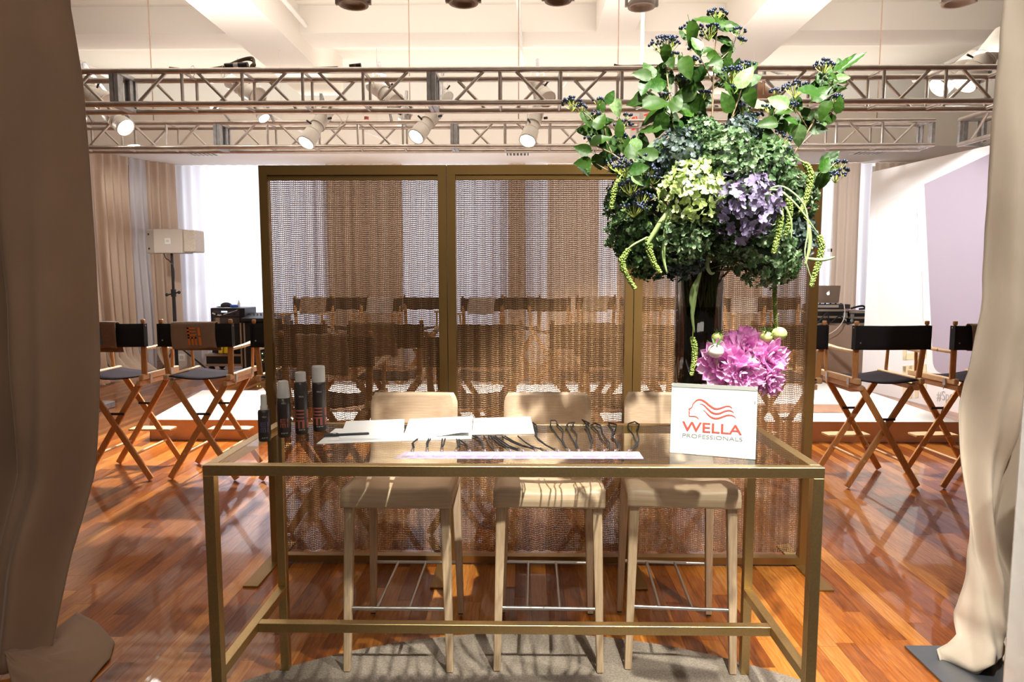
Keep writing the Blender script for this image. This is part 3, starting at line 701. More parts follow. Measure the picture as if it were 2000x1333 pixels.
# front row, backs to the camera: (px of the two near feet, py)
FR = [(166, 297, 938, 'leftmost director chair, half behind the left curtain', 0), (331, 465, 938, 'director chair with the orange marked towel, second from the left', 0), (511, 640, 941, 'director chair cut by the left edge of the mesh screens', 0),
      (695, 822, 944, 'front row director chair seen through the right half of the left screen', 1), (885, 1012, 946, 'director chair with plain black back behind the middle screen', 0), (1083, 1208, 948, 'front row director chair seen through the right half of the middle screen', 0),
      (1268, 1392, 950, 'front row director chair hidden behind the vase', 0), (1458, 1590, 952, 'director chair cut by the right edge of the mesh screens', 2), (1651, 1785, 954, 'director chair with plain black back in front of the white wall', 4), (1838, 1972, 955, 'rightmost director chair, half behind the right curtain', 4)]
ROW = []
for a, b, y, lb, yaw in FR:
    p = Z(a, y); q = Z(b, y); c = (p + q) / 2
    ROW.append(chair(lb, c.x, c.y + .235, R(yaw)))
towel('taupe towel with a blue letter mark on the leftmost chair', ROW[0], -.09, .33, .2, .235, blue, 1)
towel('taupe towel with an orange letter mark on the second chair from the left', ROW[1], -.005, .34, .2, .22, orange, 2)
towel('taupe towel on a chair seen through the right half of the left screen', ROW[3], -.09, .33, .25, .2, None, 3)
towel('taupe towel on a chair seen through the right half of the middle screen', ROW[5], .04, .33, .26, .2, None, 4)
towel('taupe towel on the rightmost chair beside the cream curtain', ROW[9], -.05, .25, .215, .2, None, 5)
# nearer row just behind the screens
R0 = []
for px, lb in ((635, 'near director chair directly behind the left mesh screen'), (920, 'near director chair behind the posts between left and middle screens'), (1230, 'near director chair behind the posts between middle and right screens')):
    c = D(px, 690, 4.05); R0.append(chair(lb, c.x, 4.05 + .28))
towel('taupe towel on the near chair behind the left screen', R0[0], -.02, .31, .24, .2, None, 6)
towel('taupe towel on the near chair behind the right screen posts', R0[2], .02, .28, .26, .2, None, 7)
# far row facing the camera, beyond the stage
FC = [(600, 'black far chair at the left edge of the left screen', 1), (672, 'far chair left of the middle of the left screen', 0), (735, 'far chair under a pale towel in the left screen', 2), (821, 'far chair at the right edge of the left screen', 0),
      (940, 'far chair under a pale towel in the middle screen', 2), (1018, 'far black chair in the middle of the middle screen', 0), (1075, 'far black chair overlapping its neighbour in the middle screen', 0), (1170, 'far chair under a pale towel with a light blue mark', 2),
      (1262, 'far black chair left of the vase', 0), (1300, 'far black chair directly behind the vase', 0), (1465, 'far chair under a pale towel in the right screen', 2), (1535, 'far black chair at the right edge of the right screen', 0)]
pale = mat('pale towel', (.68, .60, .54), .95)
for i, (px, lb, k) in enumerate(FC):
    c = D(px, 590, 8.95 + .62 * (i % 2)); ch = chair(lb, c.x, c.y, R(180 + (i * 37 % 9 - 4)), .07, 'far row of director chairs')
    if k: towel('towel over the ' + lb, ch, 0, .36, .2, .22, None, 20 + i, pale if k == 2 else None)
rs = MB().box((-3.6, 8.6, 0), (4.4, 9.95, .07)).build('seating_riser', fleece, bev=.01); tag(rs, 'low white riser under the far row of chairs', 'platform')
# ================================================================== SOUND GEAR AT THE LEFT
gr = mat('grey cabinet', (.52, .47, .42), .55); grd = mat('darker cabinet side', (.33, .29, .26), .55)
def cabinet(name, label, px0, px1, py0, py1, Y, dz=0):
    a = D(px0, py1, Y); b = D(px1, py0, Y); w_ = b.x - a.x; h = b.z - a.z; t = thing(name, label, 'loudspeaker', ((a.x + b.x) / 2, Y, a.z), R(dz))
    return t, w_, h
t, w_, h = cabinet('loudspeaker', 'pale grey loudspeaker lying sideways on a black pole stand', 281, 382, 448, 495, 11.0)
pr = [(-w_ * .5, .1), (-w_ * .26, -.06), (w_ * .27, -.06), (w_ * .27, .3), (-w_ * .5, .25)]
MB().prism(pr, 0, h).build('cabinet', gr, t, bev=.01)
MB().box((w_ * .27, -.03, .015), (w_ * .5, .3, h - .015)).build('grille', mat('perforated grille', (.62, .56, .48), .6, var=.5, vscale=60), t, bev=.02)
MB().box((-.045, -.068, h * .38), (.045, -.06, h * .62)).build('emblem', whitecard, t); MB().box((-.025, -.071, h * .45), (.025, -.067, h * .55)).build('emblem_bar', greym, t)
for z in (.2, .8): MB().ball((-w_ * .42, .04, h * z), .018).build('bolt', black, t)
c = D(333, 495, 11.06)
s = thing('speaker_stand', 'black pole stand with knobs under the sideways loudspeaker', 'stand', (c.x, 11.1, 0))
MB().tube([(0, 0, .05), (0, 0, 1.35)], .028, 12).tube([(0, 0, 1.3), (0, 0, c.z)], .022, 12).build('pole', black, s)
MB().tube([(0, 0, 1.28), (0, 0, 1.4)], .04, 12).build('collar', black, s)
for k in (-1, 1): MB().tube([(0, 0, 1.33), (.09 * k, -.02, 1.33 + .02 * k)], .012, 8).ball((.1 * k, -.02, 1.33 + .02 * k), .028, n=8, m=5).build('knob', black, s)
for k in range(3):
    a = 2.1 * k + .4; MB().tube([(0, 0, .5), (.5 * math.cos(a), .5 * math.sin(a), .015)], .014, 8).build('leg', black, s)
cable('black cable hanging from the loudspeaker down its stand', [(320, 495, 0), (324, 505, 0), (331, 510, 0), (340, 530, 0), (338, 600, 0), (343, 640, 0)], 11.04, .008, black)
t, w_, h = cabinet('floor_loudspeaker', 'grey loudspeaker standing on the floor behind the second chair', 335, 375, 682, 722, 11.6)
t.location.z = 0; h = .4
MB().box((-w_ / 2, 0, 0), (w_ / 2, .35, h)).build('cabinet', gr, t, bev=.01); MB().box((-.06, -.008, h * .4), (.06, 0, h * .7)).build('emblem', whitecard, t); MB().box((-.035, -.012, h * .48), (.035, -.007, h * .62)).build('emblem_bar', gr, t)
c = D(448, 700, 11.4)
rk = thing('equipment_rack', 'tall black equipment rack with lit displays behind the second chair', 'rack', (c.x, 11.4, .32))
h = 1.08 - .32
MB().box((-.29, 0, 0), (.29, .5, h)).build('case', black, rk, bev=.01)
for z0, z1, mm in ((.62, .72, mat('dark panel', (.05, .045, .05), .4)), (.5, .6, mat('brown panel', (.07, .05, .04), .5)), (.2, .46, black)):
    MB().box((-.24, -.012, z0), (.2, 0, z1)).build('rack_unit', mm, rk)
MB().box((-.1, -.016, .69), (.0, -.012, .71)).build('display', mat('blue display', (.5, .7, 1), .3, emit=3), rk)
for i in range(4): MB().tube([(-.18 + i * .1, -.012, .66), (-.18 + i * .1, -.03, .66)], .018, 8).build('knob', black, rk)
MB().box((-.2, -.02, .5), (-.13, -.012, .6)).build('fan_panel', mat('tan panel', (.3, .22, .13), .6), rk)
dl = thing('wheeled_case', 'black and silver wheeled road case under the equipment rack', 'case', (c.x - .02, 11.38, 0))
MB().box((-.36, -.02, .1), (.36, .55, .31)).build('body', black, dl, bev=.01)
for z in (.12, .29): MB().box((-.37, -.03, z - .02), (.37, .0, z + .02)).build('edge_strip', mat('case trim', (.5, .42, .33), .4, .6), dl)
for x in (-.3, .3):
    for y in (.05, .45): MB().lathe([(.0, -.02), (.05, -.02), (.05, .02), (0, .02)], 12, mtx=Matrix.Translation((x, y, .05)) @ Matrix.Rotation(R(90), 4, 'X')).build('wheel', black, dl)
for i, px in enumerate((431, 441, 450)):
    c2 = D(px, 684, 11.3); tag(MB().tube([c2 + Vector((0, .0, -.05)), c2 + Vector((.01, 0, .06))], .04, 8).build('yellow_strap', mat('yellow webbing', (.8, .6, .02), .7)), 'bright yellow bundled strap on the wheeled case, ' + ('left', 'middle', 'right')[i] + ' one', 'strap')
c2 = D(437, 600, 11.5); cp = thing('cap', 'dark peaked cap lying on top of the black rack', 'cap', (c2.x, 11.6, 1.085))
MB().ball((0, 0, .03), .09, n=14, m=8, sc=(1, 1, .6)).build('crown', mat('dark cloth', (.02, .02, .03), .8), cp); MB().ball((-.09, -.02, .01), .06, n=12, m=5, sc=(1.2, 1, .15)).build('peak', mat('dark cloth'  , (0, 0, 0)), cp)
c2 = D(455, 602, 11.5); tr = thing('tape_roll', 'blue tape roll on top of the black rack', 'tape', (c2.x, 11.55, 1.083))
MB().lathe([(.04, 0), (.065, 0), (.065, .045), (.04, .045), (.04, 0)], 20).build('roll', mat('blue tape', (.03, .15, .6), .5), tr)
tag(MB().lathe([(.022, 0), (.024, .06), (.012, .09), (.01, .12), (.0, .12)], 12, c=(c2.x + .02, 11.7, 1.083)).build('spray_bottle', white), 'small white bottle behind the blue tape roll', 'bottle')
tag(MB().grid(lambda u, v: (c.x - .16 + .42 * u - .1 * v, 11.39 - .012 * v * v + .12 * (1 - v), 1.084 + .004 * math.sin(u * 6) - .14 * v * v * (1 - abs(u - .3))), 10, 8).build('paper_sheet', whitecard, solid=.002), 'white paper sheet drooping over the front of the black rack', 'paper')
c = D(505, 700, 11.2)
mx = thing('mixing_console', 'black mixing console on a road case beside the rack', 'mixer', (c.x + .05, 11.2, .86))
MB().prism([(0, 0), (.55, .0), (.55, .13), (0, .06)], -.33, .33, mtx=Matrix.Rotation(R(90), 4, 'Z') @ Matrix.Rotation(R(90), 4, 'X')).build('body', black, mx, bev=.01)
for i in range(10): MB().tube([(-.28 + i * .06, .3, .1), (-.28 + i * .06, .3, .125)], .012, 6).build('knob', mat('grey knob', (.2, .2, .2), .5), mx)
rc2 = thing('road_case', 'open black road case with green lights under the mixing console', 'case', (c.x + .05, 11.25, 0))
MB().box((-.35, 0, .02), (.35, .55, .855)).build('body', black, rc2, bev=.01)
for x in (-.35, -.29, .35): MB().box((x - .012, -.012, .1), (x + .012, .01, .84)).build('edge_strip', mat('case trim'  , (0, 0, 0)), rc2)
for z in (.33, .22):
    MB().box((-.2, -.006, z - .05), (.3, 0, z + .04)).build('rack_unit', mat('dark panel', (0, 0, 0)), rc2)
    for i in range(5): MB().ball((-.1 + i * .05, -.01, z), .008).build('indicator', mat('green indicator', (.6, 1, .3), .3, emit=5), rc2)
# ================================================================== MUSIC TABLE AT THE RIGHT
a = D(1560, 640, 10.4); b = D(1686, 640, 10.4)
tb = thing('draped_table', 'table under a taupe cloth holding the music equipment', 'table', ((a.x + b.x) / 2 - .2, 10.7, 0))
W2 = (b.x - a.x) / 2 + .25; TH = .87
clo = mat('taupe tablecloth', (.42, .30, .23), .85, var=.1)
mb = MB(); P4 = [(-W2, .35), (-W2, -.35), (W2, -.35), (W2, .35)]
for i in range(3):
    p = Vector((*P4[i], 0)); q = Vector((*P4[i + 1], 0)); d = q - p; L_ = d.length; d.normalize(); nn = Vector((d.y, -d.x, 0))
    mb.grid(lambda u, v: p + d * L_ * u + nn * (.02 * v * math.sin(u * L_ * 9 + i)) + Vector((0, 0, TH * (1 - v) + .005)), int(L_ * 16), 4)
mb.add([(-W2, -.35, TH), (W2, -.35, TH), (W2, .35, TH), (-W2, .35, TH)], [(0, 1, 2, 3)]); mb.build('cloth', clo, tb)
MB().box((-W2 + .05, -.3, TH - .04), (W2 - .05, .3, TH - .01)).build('tabletop', ash, tb)
for x in (-W2 + .1, W2 - .1):
    for y in (-.25, .25): MB().tube([(x, y, 0), (x, y, TH - .04)], .015, 8).build('leg', steel, tb)
TX = tb.location.x; trim_ = mat('case trim', (0, 0, 0))
def road_case(label, px0, px1, y, z0, h, dep=.4):
    x0 = D(px0, 620, y).x; x1 = D(px1, 620, y).x; t = thing('flight_case', label, 'case', ((x0 + x1) / 2, y, z0)); w_ = (x1 - x0) / 2
    MB().box((-w_, 0, 0), (w_, dep, h)).build('body', black, t)
    for z in (.0, h * .45, h - .03): MB().box((-w_ - .005, -.012, z), (w_ + .005, .0, z + .03)).build('edge_strip', trim_, t)
    for x in (-w_ + .04, w_ - .04):
        MB().ball((x, -.012, h * .3), .03, n=8, m=5, sc=(1, .4, 1)).build('corner_ball', plate, t); MB().box((x - .03, -.02, h * .45), (x + .03, -.008, h * .8)).build('latch', plate, t)
    return t
road_case('black flight case with metal edges under the laptop', 1585, 1655, 10.42, TH + .002, .24)
road_case('black flight case with metal edges right of the laptop', 1658, 1700, 10.46, TH + .002, .21)
x0 = D(1588, 600, 10.42).x
dm = thing('dj_mixer', 'grey audio mixer on top of the left flight case', 'mixer', (x0 + .3, 10.5, TH + .245))
MB().box((-.3, 0, 0), (.3, .32, .07)).build('body', mat('dark panel', (0, 0, 0)), dm, bev=.006); MB().box((-.28, -.006, .02), (.12, .0, .06)).build('label_strip', mat('pale strip', (.55, .5, .45), .5), dm)
for i in range(6): MB().tube([(-.2 + i * .08, .1, .07), (-.2 + i * .08, .1, .085)], .012, 6).build('knob', black, dm)
lp = thing('laptop', 'open silver laptop on the audio mixer, lid toward the camera', 'laptop', (D(1618, 600, 10.5).x, 10.55, TH + .332), R(3))
aluL = mat('laptop aluminium', (.50, .42, .35), .4, .7)
MB().box((-.18, 0, 0), (.18, .24, .014)).build('base', aluL, lp, bev=.004)
mlid = Matrix.Rotation(R(12), 4, 'X')
MB().prism([tuple(q) for q in rpoly([(-.18, .0), (.18, .0), (.18, .255), (-.18, .255)], .015, 4)], -.004, .004, mtx=Matrix.Translation((0, -.0, .015)) @ Matrix.Rotation(R(98), 4, 'X')).build('lid', aluL, lp)
ap = []
for i in range(28):
    a_ = 2 * math.pi * i / 28; r_ = .024 * (1 - .14 * math.cos(2 * a_ + math.pi) * 0) * (1 - .16 * max(0, math.sin(a_)) ** 8)
    x = r_ * math.cos(a_); z = r_ * 1.08 * math.sin(a_)
    if x > .014 and abs(z - .004) < .012: x = .014 + abs(z - .004) * .5
    ap.append((x, z))
ml = Matrix.Translation((0, 0, .015)) @ Matrix.Rotation(R(98), 4, 'X') @ Matrix.Translation((0, .135, -.0195))
MB().prism(ap, .0045 + .02, .0055 + .02, mtx=ml).prism([(.0, .03), (.004, .036), (.012, .043), (.010, .036), (.005, .031)], .0245, .0255, mtx=ml).build('emblem', mat('lit emblem', (1, 1, 1), .3, emit=2), lp)
cable('tangled black cables on the left flight case front', [(1590, 610, -.05), (1600, 625, -.06), (1615, 612, -.06), (1622, 630, -.06), (1640, 618, -.06), (1655, 632, -.06), (1680, 628, -.06)], 10.42, .01, black)
cable('black cable bundle in front of the left flight case', [(1586, 622, -.08), (1595, 632, -.08), (1608, 622, -.08), (1618, 634, -.08), (1600, 638, -.08)], 10.42, .014, black)
cable('white cable looping down over the taupe tablecloth', [(1648, 592, -.08), (1650, 612, -.08), (1645, 630, -.1), (1632, 645, -.12), (1615, 655, -.12)], 10.4, .006, white)
cable('pile of black cable on top of the right flight case', [(1662, 603, 0), (1672, 600, 0), (1685, 598, 0), (1690, 603, .1), (1678, 604, .1)], 10.5, .015, black)
tag(MB().box((D(1662, 637, 10.4).x, 10.36, TH + .002), (D(1676, 637, 10.4).x, 10.44, TH + .03)).build('white_box', white), 'small white box at the front edge of the taupe table', 'box')
# ================================================================== MESH SCREENS
SY = 3.67; ZTOP = 2.19
XS = [D(518, 700, SY).x - .005, D(875, 700, SY).x, D(1236, 700, SY).x, D(1594, 700, SY).x + .0]
LB = ['left panel of the bronze framed chain mesh screen', 'middle panel of the bronze framed chain mesh screen', 'right panel of the bronze framed chain mesh screen, behind the vase']
cells = {}
def chain_mesh(wd, ht):
    px, pz = .0086, .0103
    nx = int(wd / px); nz = int(ht / pz); m = MB()
    def pos(i, j, half=0):
        x = -wd / 2 + wd * (i + .5) / nx; z = ht - j * pz
        s = noise.noise(Vector((i * .085, 3.3, 0))); s2 = noise.noise(Vector((i * .25, j * .012, 7)))
        fall = min(1, j / 40)
        return Vector((x + .0018 * s2 * fall, .016 * s * fall + .006 * math.sin(i * .8), z - .0035 * math.sin(i * .72 + 2 * s) * fall * (.5 + abs(s))))
    grid = [[pos(i, j) for j in range(nz)] for i in range(nx)]
    def strip(pts, r):
        n = 3; vs = []
        for k, p in enumerate(pts):
            t = pts[min(k + 1, len(pts) - 1)] - pts[max(k - 1, 0)]; t.normalize()
            a = t.cross(Vector((0, -1, 0))).normalized(); b = Vector((0, -1, 0))
            vs += [p + a * r, p + b * r * .9, p - a * r]
        fs = []
        for k in range(len(pts) - 1):
            o = k * 3; fs += [(o, o + 1, o + 4, o + 3), (o + 1, o + 2, o + 5, o + 4)]
        m.add(vs, fs, 0, True)
    for j in range(nz):
        pts = []
        for i in range(nx):
            c = grid[i][j]; pts.append(c + Vector((0, 0, .0011 if i % 2 else -.0011)))
        strip(pts, .00245)
    for i in range(nx): strip(grid[i][::2] + [grid[i][-1]], .0016)
    return m.mesh('chain_mesh', chain)
for i in range(3):
    x0, x1 = XS[i] + .002, XS[i + 1] - .002; W_ = x1 - x0; t = thing('mesh_screen', LB[i], 'screen', ((x0 + x1) / 2, SY, 0))
    FWD = .044; pm_ = MB().box((-FWD / 2, 0, 0), (FWD / 2, .05, ZTOP)).mesh('post', bronze)
    for k in (-1, 1): obj('post', pm_, t, (k * (W_ - FWD) / 2, 0, .0))
    MB().box((-W_ / 2 + FWD, 0, ZTOP - .05), (W_ / 2 - FWD, .05, ZTOP)).build('top_rail', bronze, t)
    MB().box((-W_ / 2 + FWD, 0, .012), (W_ / 2 - FWD, .05, .05)).build('bottom_rail', bronze, t)
    MB().box((-W_ / 2 + FWD, .02, ZTOP - .075), (W_ / 2 - FWD, .032, ZTOP - .05)).build('hanging_bar', bronze, t)
    o = obj('chain_mesh', chain_mesh(W_ - 2 * FWD + .0, ZTOP - .075 - .062), t, (0, .028, .062)); o['kind'] = 'stuff'
for px, lb, k in ((520, 'left end', 1), (868, 'first joint', 1), (1232, 'second joint', -1), (1575, 'right end', -1)):
    x = D(px, 1100, SY).x + (.03 if px < 600 else (-.02 if px > 1500 else 0))
    tag(MB().box((x - .04, SY - .3, 0), (x + .04, SY + .3, .0105)).build('foot_plate', bronze, bev=.002), 'flat bronze foot plate under the mesh screens at the ' + lb, 'base plate')
# ================================================================== RUG
tag(MB().prism([(.03 + 1.85 * math.cos(a / 96 * 6.2832), 1.07 + 1.85 * math.sin(a / 96 * 6.2832)) for a in range(96)], 0.0005, .014).build('round_rug', mat('grey pile rug', (.40, .33, .27), 1, bump=1.0, bscale=260, var=.8, vscale=130)), 'round grey short pile rug under the table and stools', 'rug')
# ================================================================== STOOLS
def make_stool():
    t = thing('bar_stool', 'x', 'stool')
    H_ = .755
    for sx in (-1, 1):
        for sy in (-1, 1):
            p = Vector((sx * .208, sy * .243, .0145)); q = Vector((sx * .190, sy * .212 + (.0 if sy < 0 else .01), H_ - .03))
            m = MB(); n = 4
            for k in range(2): pass
            w0, w1 = .028, .04
            vs = []
            for e, wd in ((p, w0), (q, w1)):
                for i, j in ((-1, -1), (1, -1), (1, 1), (-1, 1)): vs.append(e + Vector((i * wd / 2, j * wd / 2, 0)))
            m.add(vs, [(0, 3, 2, 1), (4, 5, 6, 7), (0, 1, 5, 4), (1, 2, 6, 5), (2, 3, 7, 6), (3, 0, 4, 7)])
            m.build('leg', ashv, t, bev=.005)
            MB().cbox((p.x, p.y, .0125 + .0), (.022, .022, .005)).build('foot_cap', black, t)
    prof = [(-.242, H_ - .062), (-.246, H_ - .03), (-.24, H_ - .01), (-.222, H_), (-.12, H_ - .004), (0, H_ - .014), (.1, H_ - .016), (.17, H_ - .008), (.205, H_ + .012), (.225, H_ + .05), (.24, H_ + .12), (.262, H_ + .315)]
    def interp(v):
        f = v * (len(prof) - 1); i = min(int(f), len(prof) - 2); k = f - i
        return prof[i][0] + (prof[i + 1][0] - prof[i][0]) * k, prof[i][1] + (prof[i + 1][1] - prof[i][1]) * k
    def seat(u, v):
        y, z = interp(v * 7 / 11); x = (u - .5) * .44; e = abs(u - .5) * 2
        if v > .3: z += .012 * e * e - .02 * max(0, e - .86) * 4 * (1 if v < .9 else .4)
        return (x, y, z)
    MB().grid(seat, 20, 28).build('seat', ash, t, solid=.012)
    for sx in (-1, 1): MB().cbox((sx * .212, 0, H_ - .042), (.014, .42, .04)).build('side_apron', ash, t, bev=.004)
    MB().box((-.205, .2, H_ - .065), (.205, .214, H_ - .02)).build('rear_apron', ash, t)
    # curved back shell with rounded corners
    R_ = [];
    def back(u, v):
        f = 7 + v * 4; y, z = interp(f / 11); e = (u - .5) * 2; ww = .2
        if v > .93:
            ww -= .02 * ((v - .93) / .07) ** 2
        return (e * ww, y + .018 * e * e * -1 * v, z)
    MB().grid(back, 16, 40).build('backrest', ash, t, solid=.011)
    MB().tube([(-.2, -.235, .274), (.2, -.235, .274)], .0075, 10).build('front_footrest', steel, t)
    MB().tube([(-.2, .238, .262), (.2, .238, .262)], .0075, 10).build('rear_footrest', steel, t)
    for x in (-.085, .045): MB().tube([(x, .238, .262), (x + .0, -.235, .274)], .0065, 8).build('footrest_bar', steel, t)
    return t
S0 = make_stool(); st = capture(S0)
for i, (px, yaw, lb) in enumerate(((779, 0, 'ash wood bar stool behind the table at the left, in shade'), (1073, -1, 'ash wood bar stool in the middle behind the table'), (1336, -4, 'ash wood bar stool behind the sign, rightmost of three'))):
    p = Z(px, 1318); o = S0 if i == 0 else spawn(st); o.location = (p.x, p.y + .243, 0); o.rotation_euler = (0, 0, R(yaw)); o['label'] = lb; o['group'] = 'wooden bar stools behind the table'
# ================================================================== TABLE
TY0, TY1 = 2.018, 2.64; s_ = .033; TT = 1.029; TX0 = D(395, 912, TY0).x; TX1 = D(1612, 912, TY0).x
tb = thing('glass_table', 'bar height console table with glass top and brushed brass frame', 'table', (0, 0, 0))
def bb(name, a, b): MB().box(a, b).build(name, brass, tb, bev=.0012, seg=1)
for n_, (x, y) in enumerate(((TX0, TY0), (TX1 - s_, TY0), (TX0, TY1 - s_), (TX1 - s_, TY1 - s_))): bb('leg', (x, y, .0145 if .0 < 1 else 0), (x + s_, y + s_, TT - s_))
bb('top_rail', (TX0, TY0, TT - s_), (TX1, TY0 + s_, TT)); bb('top_rail', (TX0, TY1 - s_, TT - s_), (TX1, TY1, TT))
for x in (TX0, TX1 - s_):
    bb('top_rail', (x, TY0 + s_, TT - s_), (x + s_, TY1 - s_, TT)); bb('side_stretcher', (x, TY0 + s_, .337), (x + s_, TY1 - s_, .337 + s_))
ym = (TY0 + TY1) / 2
bb('long_stretcher', (TX0 + s_, ym - s_ / 2, .337), (TX1 - s_, ym + s_ / 2, .337 + s_))
glass = clear_mat('table glass', (.95, .96, .93), .0, 1.5, .02)
MB().box((TX0 + s_ - .004, TY0 + s_ - .004, TT - .009), (TX1 - s_ + .004, TY1 - s_ + .004, TT - .001)).build('glass_top', [glass], tb)
TZ = TT - .0005
# ================================================================== BOTTLES
bot = mat('smoked plastic', (.035, .026, .024), .35); capm = mat('frosted cap', (.55, .53, .51), .4); coral = mat('coral print', (.34, .10, .065), .6); viol = mat('violet print', (.12, .09, .18), .6)
def bottle(label, pxc, pybase, pytop, pxw, kind, logo, lc):
    b = Z(pxc, pybase, TZ); Y = b.y; top = D(pxc, pytop, Y).z - TZ; r = pxw / 2 / FPX * Y * 1.0
    t = thing('hair_product_bottle', label, 'bottle', (b.x, Y, TZ), R(math.degrees(math.atan2(-b.x, b.y)) * -0 + 0), 'dark product bottles on the table'); h = top
    t.rotation_euler.z = math.atan2(-b.x, b.y)
    if kind == 'spray':
        hb = h * .67
        MB().lathe([(r * .92, 0), (r, .004), (r, hb - .006), (r * .9, hb), (0, hb)], 24).build('body', bot, t)
        MB().lathe([(r * .62, hb), (r * .62, hb + h * .09), (r * .5, hb + h * .1), (r * .5, h * .97), (r * .4, h), (0, h)], 20).build('pump_cap', capm, t)
    elif kind == 'mist':
        hb = h * .70
        MB().lathe([(r * .9, 0), (r, .006), (r * 1.0, hb * .85), (r * .93, hb), (0, hb)], 24).build('body', bot, t)
        MB().lathe([(r * .96, hb), (r * .96, hb + .01), (r * .78, h * .985), (r * .6, h), (0, h)], 24).build('cap', capm, t)
    else:
        hb = h * (.84 if kind == 'mid' else .75)
        MB().lathe([(r * .9, 0), (r, .006), (r, hb * .95), (r * (.85 if kind == 'mid' else .97), hb), (0, hb)], 24).build('body', bot, t)
        k = .8 if kind == 'mid' else .93
        MB().lathe([(r * k, hb), (r * k, h - .008), (r * k * .92, h - .002), (0, h)], 24).build('cap', capm, t)
    z0, z1, aw = logo[0] * h, logo[1] * h, logo[2]
    mb = MB()
    for a_, b_, c_, d_ in MARK:
        n = 4
        def P(u, v): an = -math.pi / 2 + (u - .5) * aw; return ((r + .0006) * math.cos(an), (r + .0006) * math.sin(an), z1 + (z0 - z1) * v)
        mb.grid(lambda u, v: P(a_ + (c_ - a_) * u, b_ + (d_ - b_) * v), 5, 1)
    mb.build('letter_mark', lc, t)
    for k, (tx, zz, ww) in enumerate((('WELLA', .60 if kind != 'spray' else .52, .7),)):
        me = text_mesh(tx, ww * r, .0055, greym)
        for v in me.vertices: an = -math.pi / 2 + v.co.x / r; v.co = Vector(((r + .0006) * math.cos(an), (r + .0006) * math.sin(an), zz * h + v.co.z))
        obj('lettering', me, t)
    me = text_mesh('● ● ● ●' if 0 else 'EIMI', .9 * r, .004, greym)
    for v in me.vertices: an = -math.pi / 2 + v.co.x / r; v.co = Vector(((r + .0006) * math.cos(an), (r + .0006) * math.sin(an), .07 * h + v.co.z))
    obj('lettering', me, t)
bottle('shortest bottle, dark with a narrow frosted pump and violet lettering, at the table edge', 517.5, 861, 771, 24, 'spray', (.2, .42, 1.3), viol)
bottle('dark bottle with a large tapered frosted cap, second from the left', 556, 853, 744, 26, 'mist', (.18, .34, 1.2), coral)
bottle('dark aerosol bottle with rounded shoulders, third from the left', 590, 847, 726, 26, 'mid', (.1, .40, 2.5), coral)
bottle('tallest dark aerosol bottle with a wide frosted cap, beside the papers', 625, 841, 714, 27, 'tall', (.1, .37, 2.4), coral)
# ================================================================== PAPERS AND PEN
def sheet(label, corners, z, h=.0012, lines=None, name='paper_stack'):
    P = [Z(x, y, z) for x, y in corners]; c = sum(P, Vector()) / 4; t = thing(name, label, 'paper', (c.x, c.y, z))
    P = [p - c for p in P]
    MB().prism([(p.x, p.y) for p in P], 0, h).build('sheet', whitecard, t)
    if lines:
        mb = MB()
        for u0, v0, u1, n in lines:
            for k in range(n):
                def at(u, v): a = P[0].lerp(P[1], u); b = P[3].lerp(P[2], u); q = a.lerp(b, v); return (q.x, q.y, h + .0003)
                uu = u1 - (.15 * ((k * 7) % 5) / 5)
                mb.add([at(u0, v0 + .035 * k), at(uu, v0 + .035 * k), at(uu, v0 + .035 * k + .014), at(u0, v0 + .035 * k + .014)], [(0, 1, 2, 3)])
        mb.build('printed_text', greym, t)
    return t
# corners: far-left, far-right, near-right, near-left
sheet('loose white sheet at the left, under the pen', [(655, 838), (790, 838), (784, 862), (618, 868)], TZ + .0008, .001, [(.1, .82, .92, 2)])
sheet('white paper lying on the left sheet behind the pen', [(676, 824), (790, 820), (788, 858), (662, 858)], TZ + .0024, .002)
sheet('stack of printed pages in the middle with a curling top page', [(800, 821), (923, 815), (921, 858), (785, 862)], TZ + .0008, .004)
sheet('printed page list on top of the middle stack', [(808, 822), (922, 816), (905, 846), (795, 856)], TZ + .0052, .001, [(.1, .12, .6, 6), (.62, .1, .9, 4), (.1, .45, .7, 7)])
sheet('white paper sheets at the right end of the row of papers', [(925, 819), (1036, 816), (1044, 848), (922, 850)], TZ + .0015, .004, [(.35, .3, .6, 3), (.68, .4, .78, 3)])
a = Z(923, 820, TZ); b = Z(845, 850, TZ)
def curl(u, v):
    p = Z(850 + 68 * u, 852 - 14 * v - 8 * u * v, TZ + .007); return (p.x, p.y, p.z + .016 * math.sin(u * 2.4) * (1 - v) * u)
tag(MB().grid(curl, 14, 6).build('curled_page', whitecard, solid=.0006), 'white page curling up at the corner of the middle stack', 'paper')
p = Z(633, 851, TZ + .009); q = Z(721, 847, TZ + .009); d = q - p
pn = thing('pen', 'black felt pen lying across the left papers', 'pen', p)
MB().tube([(0, 0, 0), d * .97, d], [.0045, .0045, .003], 10).build('barrel', black, pn); MB().tube([d * -.0, d * .33], .0053, 10).build('cap', black, pn)
MB().bar(d * .06 + Vector((0, 0, .006)), d * .3 + Vector((0, 0, .006)), .002, .0015).build('clip', black, pn); MB().bar(d * .2 + Vector((0, -.003, .0055)), d * .27 + Vector((0, -.003, .0055)), .003, .0008).build('print', greym, pn)
